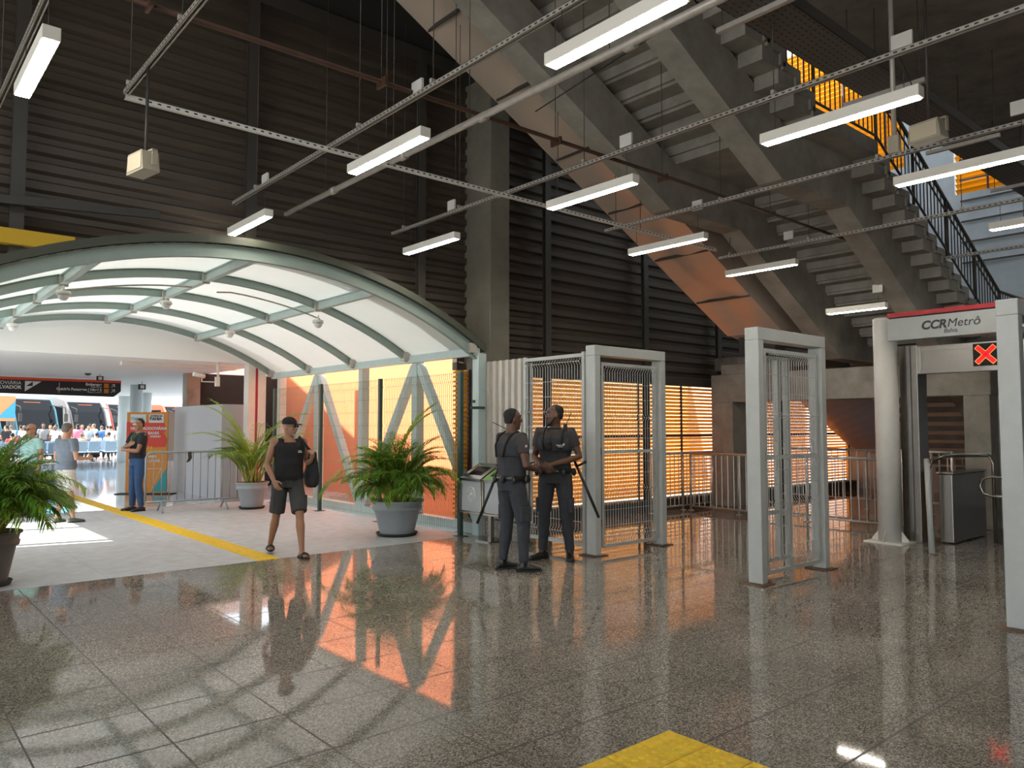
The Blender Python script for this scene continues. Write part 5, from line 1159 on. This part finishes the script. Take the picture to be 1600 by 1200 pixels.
# --- guards
M_POLO = fabric('charcoal_polo', (0.055, 0.047, 0.048)); M_VEST = fabric('slate_vest', (0.040, 0.042, 0.050)); M_PANT = fabric('slate_trousers', (0.042, 0.045, 0.055)); M_LEATH = mat('black_leather', (0.012, 0.012, 0.012), 0.35)
def guard(x, y, H, rz, label, p, name='person'):
    g = person('person', x, y, H, rz, label)
    body(g, p, M_SKIN_D, 0.008); eyes(g, p)
    shirt(g, p, M_POLO, 'polo_shirt', 0.93, 0.58)
    m = MB(); m.tube([Vector((.06*math.cos(a), -.008 + .062*math.sin(a), 1.478 + .008*math.sin(a))) for a in [2*math.pi*i/16 for i in range(17)]], [(.016, .012)]*17, 8); put(g, m, 'collar', M_POLO)
    m = MB(); loft(m, torso_rings(p, .030, 0.97, 1.38), 28)
    for s in (-1, 1): m.tube([Vector((s*.105, 0.0, 1.34)), Vector((s*.105, -.006, 1.455))], [.052, .042], 12)
    v = solid(m, 'vest', M_VEST, g, .009, .006)
    # straps on the vest, front and back
    m = MB()
    for s in (-1, 1):
        m.tube([(s*.10, .145, 1.24), (s*.11, .148, 1.34), (s*.108, .09, 1.44), (s*.105, 0, 1.50), (s*.105, -.10, 1.44), (s*.09, -.150, 1.34), (s*.06, -.156, 1.22)], [(.016, .005)]*7, 6)
    n = 28; m.tube([(.222*math.cos(2*math.pi*i/n), .006 + .150*math.sin(2*math.pi*i/n), 1.235) for i in range(n + 1)], [(.014, .006)]*(n+1), 6)
    put(g, m, 'harness', M_BLACK, 0, v)
    trousers(g, p, M_PANT, 'trousers', 0.97, 0.95)
    m = MB(); n = 28; m.tube([(.196*math.cos(2*math.pi*i/n), -.002 + .148*math.sin(2*math.pi*i/n), 1.00) for i in range(n + 1)], [(.005, .026)]*(n+1), 8); bl = put(g, m, 'duty_belt', M_LEATH)
    for a in (0.3, 0.9, 2.2, 3.5, 4.2, 5.0, 5.7):
        q = Vector((.215*math.cos(a), -.002 + .165*math.sin(a), 0.985)); put(g, MB().ball(q, .04, 10, sc=(.8, .6, 1.15)), 'pouch', M_LEATH, 0, bl)
    for a in (4.45, 4.6, 4.8, 1.3, 1.57, 1.85): q = Vector((.203*math.cos(a), -.002 + .156*math.sin(a), 1.0)); put(g, MB().ball(q, .014, 8, sc=(1, .5, 1)), 'metal_stud', M_STAIN, 0, bl)
    for s, kn, hp in ((1, P_(p, 'knR'), P_(p, 'hipR')), (-1, P_(p, 'knL'), P_(p, 'hipL'))):
        q = hp.lerp(kn, .72); put(g, MB().box(q.x + s*.055 - .02, q.x + s*.055 + .035*s + (.0 if s > 0 else 0), q.y - .06, q.y + .07, q.z - .08, q.z + .08) if s > 0 else MB().box(q.x - .09, q.x - .05, q.y - .06, q.y + .07, q.z - .08, q.z + .08), 'cargo_pocket', M_PANT, .008)
    shoes(g, p, M_LEATH, 'boot')
    hair(g, p, M_HAIRB, k=0.99)
    sR, eR, _ = arm_pts(p, 'R'); q = sR.lerp(eR, .33); put(g, MB().ball(q + Vector((.062, 0, 0)), .020, 10, sc=(.2, .8, 1.3)), 'sleeve_badge', M_SIGNW)
    sR, eR, _ = arm_pts(p, 'L'); q = sR.lerp(eR, .33); put(g, MB().ball(q + Vector((-.062, 0, 0)), .020, 10, sc=(.2, .8, 1.3)), 'sleeve_badge', M_SIGNW)
    put(g, MB().box(-.125, -.05, .152, .160, 1.285, 1.297).box(-.125, -.07, .152, .160, 1.27, 1.278).ball((-.135, .155, 1.30), .012, 8, sc=(1, .3, 1.2)), 'chest_lettering', M_SIGNW, 0, v)
    return g
def hung(src, name, label, cat):
    t = thing(name, tuple(src.location), label, cat); t.rotation_euler = src.rotation_euler; t.scale = src.scale; return t
# left guard faces away along the cladding wall
pl = dict(BASE); pl.update(turn=R(-10), nod=R(2),
    elR=(0.27, 0.0, 1.14), wrR=(0.13, 0.22, 1.09), hdR=(-0.55, 0.8, 0.05), pnR=(-0.6, -0.5, 0), curlR=0.6,
    elL=(-0.26, 0.02, 1.15), wrL=(-0.06, 0.25, 1.09), hdL=(0.6, 0.75, 0.0), pnL=(0.5, -0.6, 0), curlL=0.6,
    knR=(0.13, 0.07, 0.50), anR=(0.14, 0.06, 0.09), knL=(-0.11, 0.02, 0.50), anL=(-0.13, -0.03, 0.09), toR=(0.5, 1, 0), toL=(0.15, 1, 0))
gl = guard(5.62, 6.52, 1.81, -96, 'person in a grey guard uniform seen from behind, nearer to the recycling bin', pl)
pr_ = dict(BASE); pr_.update(turn=R(62), nod=R(0), lean=-0.01,
    elR=(0.25, -0.02, 1.15), wrR=(0.10, 0.23, 1.05), hdR=(-0.75, 0.5, -0.25), pnR=(-0.3, -0.9, 0), curlR=0.55,
    elL=(-0.28, 0.0, 1.16), wrL=(0.0, 0.26, 1.07), hdL=(0.85, 0.35, -0.3), pnL=(0.3, -0.9, 0), curlL=0.6,
    knR=(0.13, 0.02, 0.50), anR=(0.15, 0.0, 0.09), knL=(-0.13, 0.02, 0.50), anL=(-0.16, -0.03, 0.09), toR=(0.7, 1, 0), toL=(-0.25, 1, 0))
pr_['turn'] = R(-62)
gr = guard(6.50, 6.72, 1.87, 122, 'bearded person in a grey guard uniform facing the camera with clasped hands', pr_)
beard(gr, pr_, M_HAIRB)
for src, sx, nm, lb in ((gl, -1, 'baton', 'black baton hanging from the belt of the guard seen from behind'), (gr, -1, 'baton', 'black baton hanging from the belt of the bearded guard')):
    t = hung(src, nm, lb, 'baton')
    dx = -0.10 if src is gl else -0.16; dy = -0.12 if src is gl else 0.02
    a = Vector((-.255, -.02, 1.03)); b = a + Vector((dx*1.4, dy*1.2, -.50)).normalized()*0.60; d_ = (b - a).normalized()
    m = MB().tube([a - d_*.10, b], [.016, .016], 12); put(t, m, 'shaft', M_LEATH); q = a - d_*.02
    put(t, MB().tube([q, q + Vector((-.10, .06, .05))], [.013, .016], 10).ball(q + Vector((-.105, .063, .053)), .02, 8), 'side_handle', M_LEATH)
t = hung(gr, 'chest_radio', 'black chest radio with cable on the vest of the bearded guard', 'radio')
put(t, MB().box(.0, .05, .165, .20, 1.24, 1.33).ball((.025, .2, 1.31), .016, 8).ball((.025, .2, 1.27), .012, 8), 'body', M_BLACK, .005); put(t, MB().tube([(.02, .19, 1.33), (.0, .16, 1.40), (.06, .10, 1.46)], .005, 6), 'cable', M_BLACK)
t = hung(gr, 'shoulder_radio', 'small black radio with antenna on the shoulder of the bearded guard', 'radio')
put(t, MB().box(-.15, -.11, .03, .07, 1.44, 1.53), 'body', M_BLACK, .005); put(t, MB().tube([(-.14, .04, 1.52), (-.19, .02, 1.66)], .004, 6), 'antenna', M_BLACK)
t = hung(gl, 'shoulder_radio', 'small black radio with antenna on the far shoulder of the guard seen from behind', 'radio')
put(t, MB().box(-.14, -.10, .07, .11, 1.44, 1.52), 'body', M_BLACK, .005); put(t, MB().tube([(-.13, .08, 1.50), (-.26, -.08, 1.60)], .004, 6), 'antenna', M_BLACK)

# --- man in the black polo with folded arms
p = dict(BASE); p.update(turn=R(8), nod=R(0), belly=1.12, lean=-0.03,
    elR=(0.24, 0.13, 1.17), wrR=(-0.03, 0.20, 1.24), hdR=(-0.9, 0.0, 0.35), pnR=(0, -1, 0), curlR=0.3, elL=(-0.24, 0.14, 1.14), wrL=(0.04, 0.25, 1.16), hdL=(0.95, 0.0, 0.1), pnL=(0, -1, 0), curlL=0.3,
    anR=(0.12, 0.02, 0.09), anL=(-0.11, -0.03, 0.09), toR=(0.3, 1, 0), toL=(-0.05, 1, 0))
f1 = person('person', 4.14, 15.75, 1.76, 104, 'person in dark polo shirt and jeans with folded arms beside the crowd barrier')
body(f1, p, M_SKIN_M, 0.009); eyes(f1, p); shirt(f1, p, fabric('navy_black_polo', (0.016, 0.018, 0.024)), 'polo_shirt', 0.90, 0.6); trousers(f1, p, fabric('blue_jeans', (0.035, 0.085, 0.20)), 'jeans'); shoes(f1, p, mat('dark_shoe', (0.03, 0.03, 0.035), 0.5), 'shoe')
hair(f1, p, M_HAIRB); glasses(f1, p, False)
put(f1, MB().tube([(.06, .02, 1.49), (.05, .11, 1.40), (.0, .145, 1.24), (-.05, .11, 1.40), (-.06, .02, 1.49)], [(.008, .003)]*5, 6), 'lanyard', mat('green_lanyard', (0.15, 0.45, 0.05), 0.6))
# --- man in grey tee and white shorts
p = dict(BASE); p.update(turn=R(5), nod=R(-8), belly=1.1, wide=1.06,
    elR=(0.28, -0.02, 1.13), wrR=(0.24, 0.24, 1.13), hdR=(0.1, 1, 0.15), pnR=(-1, 0, 0), curlR=0.7, elL=(-0.26, 0.0, 1.14), wrL=(-0.12, 0.22, 1.12), hdL=(0.5, 0.8, 0.1), curlL=0.5,
    anR=(0.14, 0.06, 0.09), anL=(-0.13, -0.04, 0.09), toR=(0.4, 1, 0), toL=(-0.2, 1, 0))
f2 = person('person', 2.72, 14.62, 1.66, -62, 'grey-haired person in blue-grey tee and white shorts, back to the camera')
body(f2, p, M_SKIN_L, 0.009); shirt(f2, p, fabric('blue_grey_tee', (0.16, 0.19, 0.24)), 'tee_shirt', 0.88, 0.6, 0.02); trousers(f2, p, fabric('off_white_cotton', (0.62, 0.60, 0.55)), 'shorts', 0.42, 1.25, wr=.01)
shoes(f2, p, mat('grey_green_trainer', (0.10, 0.12, 0.10), 0.7), 'shoe'); hair(f2, p, M_HAIRG, k=1.06)
t = hung(f2, 'folded_cap', 'dark folded cap held forward by the grey-haired person in white shorts', 'cap')
m = MB(); m.ball((0.24, 0.40, 1.17), .075, 12, sc=(.8, 1.1, .55)); solid(m, 'crown', M_BLKF, t, .01, .01)
put(t, MB().tube([(0.24, 0.44, 1.16), (0.24, 0.52, 1.15)], [(.06, .006), (.045, .005)], 10), 'visor', M_BLKF)
# --- bald man with sunglasses
p = dict(BASE); p.update(turn=R(5), belly=1.15, wide=1.05)
f3 = person('person', 2.42, 16.0, 1.66, 125, 'bald person with sunglasses in a pale teal shirt, behind the near palm')
body(f3, p, M_SKIN_M, 0.009); shirt(f3, p, fabric('pale_teal_shirt', (0.30, 0.50, 0.47)), 'shirt', 0.92, 0.55); trousers(f3, p, fabric('dark_trousers', (0.02, 0.022, 0.03))); shoes(f3, p, M_LEATH, 'shoe'); glasses(f3, p)
put(f3, MB().tube([(.12, 0, 1.495), (.18, 0, 1.475)], [(.022, .006)]*2, 6).tube([(-.12, 0, 1.495), (-.18, 0, 1.475)], [(.022, .006)]*2, 6), 'epaulet', M_BLACK)

# --- the waiting crowd, far away: one standing pair of poses and one seated pose, each person its own object
p_st = dict(BASE); p_st.update(anR=(0.12, 0.03, 0.09), anL=(-0.12, -0.04, 0.09))
p_st2 = dict(BASE); p_st2.update(elR=(0.26, 0.0, 1.14), wrR=(0.12, 0.2, 1.1), elL=(-0.25, 0.02, 1.14), wrL=(-0.1, 0.2, 1.05), turn=R(35))
def seat(pp):
    q = dict(BASE); dz = 0.40
    for k in ('shR', 'shL', 'elR', 'elL', 'wrR', 'wrL'): q[k] = (BASE[k][0], BASE[k][1], BASE[k][2])
    q.update(hipR=(0.095, 0.02, 0.90), hipL=(-0.095, 0.02, 0.90), knR=(0.12, 0.44, 0.90), knL=(-0.12, 0.44, 0.90), anR=(0.12, 0.46, 0.47), anL=(-0.12, 0.46, 0.47), wrR=(0.16, 0.28, 1.0), wrL=(-0.16, 0.28, 1.0), elR=(0.24, 0.04, 1.13), elL=(-0.24, 0.04, 1.13)); return q
def crowd_proto(pp, seated=False, hr=M_HAIRB, longh=False):
    t = person('person', 0, 0, 1.72, 0, 'x', 'people waiting in the terminal')
    o = [body(t, pp, M_SKIN_M, 0.022, False), shirt(t, pp, fabric('crowd_shirt', (0.5, 0.5, 0.5)), 'shirt', 0.90, 0.6, 0.02, 0.022, 0), trousers(t, pp, fabric('crowd_trousers', (0.04, 0.045, 0.06)), 'trousers', 0.97, 1, 0.022, 0, g=0.02)]
    c_, R2 = head_frame(pp); hair(t, pp, hr, longh)
    if seated:
        for ch in t.children: ch.location.z = -0.40
    for ch in t.children:
        for s in ch.material_slots: mm = s.material; s.link = 'OBJECT'; s.material = mm
    return t
protos = {'a': crowd_proto(p_st), 'b': crowd_proto(p_st2), 's': crowd_proto(seat(BASE), True), 'w': crowd_proto(p_st2, False, M_HAIRB, True)}
COL = dict(blue=(0.06, 0.17, 0.42), white=(0.62, 0.63, 0.64), black=(0.02, 0.02, 0.025), grey=(0.20, 0.21, 0.22), pink=(0.70, 0.22, 0.33), cream=(0.62, 0.56, 0.42), paleblue=(0.30, 0.42, 0.58), beige=(0.50, 0.38, 0.26), red=(0.70, 0.07, 0.05), dark=(0.05, 0.05, 0.06), yellow=(0.6, 0.6, 0.05))
rnd = random.Random(4)
CR = [('a', 6.14, 42.6, 0, 'white', 'left of the black-shirted one'), ('a', 6.21, 44, 10, 'blue', 'at the left end of the crowd'), ('b', 6.56, 43.5, -20, 'black', 'behind the bald man'), ('a', 6.99, 43, 180, 'grey', 'behind the bald man, facing the hall'),
      ('b', 7.63, 45, 150, 'dark', 'in the back of the crowd, above the grey-haired man'), ('a', 7.62, 43.5, 5, 'grey', 'directly behind the grey-haired man'), ('b', 7.42, 42.6, 30, 'white', 'just right of the grey-haired man'), ('a', 8.23, 45, 170, 'black', 'in the back of the crowd, centre'),
      ('w', 7.88, 42.7, -30, 'white', 'with long dark hair, left of the pink-shirted one'), ('b', 8.30, 44.0, 15, 'cream', 'standing behind the long-haired one in white'), ('w', 8.42, 42.75, -15, 'pink', 'with long dark hair'), ('a', 8.90, 44.2, 200, 'black', 'right behind the pink-shirted one'),
      ('b', 8.98, 43.1, 160, 'paleblue', 'standing right of the pink-shirted one, facing the hall'), ('a', 9.66, 46, 0, 'cream', 'far back near the second coach'), ('b', 9.37, 43.8, 40, 'white', 'bent slightly, above the beige sitter'), ('a', 9.6, 43.2, 0, 'blue', 'broad back, right of the centre of the crowd'),
      ('a', 10.5, 46, 20, 'white', 'far back between two coaches'), ('a', 9.92, 42.8, 5, 'white', 'wide back, above the cream sitter'), ('b', 10.61, 44.2, -10, 'paleblue', 'near the banner edge'), ('a', 10.75, 43, 0, 'paleblue', 'last one before the banner edge'), ('b', 5.48, 43, 20, 'black', 'at the far left behind the near palm'), ('a', 6.05, 46, 0, 'white', 'far back at the far left, only the head showing'), ('a', 9.0, 45.5, 190, 'dark', 'far back beside the second coach front'),
      ('s', 8.40, 41.75, 0, 'beige', 'sitting with back to the hall'), ('s', 9.06, 41.72, 0, 'cream', 'sitting with back to the hall'), ('s', 9.60, 41.72, 0, 'white', 'sitting with back to the hall'), ('s', 5.30, 39.75, 0, 'red', 'sitting at the far left behind the near palm'), ('s', 7.02, 37.55, 190, 'red', 'sitting nearest to the hall, facing it'), ('s', 5.84, 39.75, 0, 'white', 'sitting at the far left next to the red one')]
used = set()
for i, (k, x, y, rz, cn_, where) in enumerate(CR):
    pt = protos[k]
    if k not in used: used.add(k); o = pt; o.location = (x, y, 0); o.rotation_euler = (0, 0, R(rz))
    else: o = dup(pt, (x, y, 0), R(rz))
    o['label'] = 'distant person in a %s top %s' % ({'paleblue': 'pale blue'}.get(cn_, cn_), where)
    s_ = rnd.uniform(0.95, 1.03) * 1.72/1.75; o.scale = (s_,)*3
    sm = fabric('crowd_top_' + cn_, COL[cn_])
    sk = rnd.choice([M_SKIN_D, M_SKIN_M, M_SKIN_M, M_SKIN_L]); hm = rnd.choice([M_HAIRB, M_HAIRB, M_HAIRG]) if k != 'w' else M_HAIRB
    for ch in o.children:
        b_n = ch.name.split('.')[0]
        mm = {'body': sk, 'shirt': sm, 'hair': hm}.get(b_n)
        for s in ch.material_slots:
            s.link = 'OBJECT'; s.material = mm if mm else MATS['crowd_trousers']
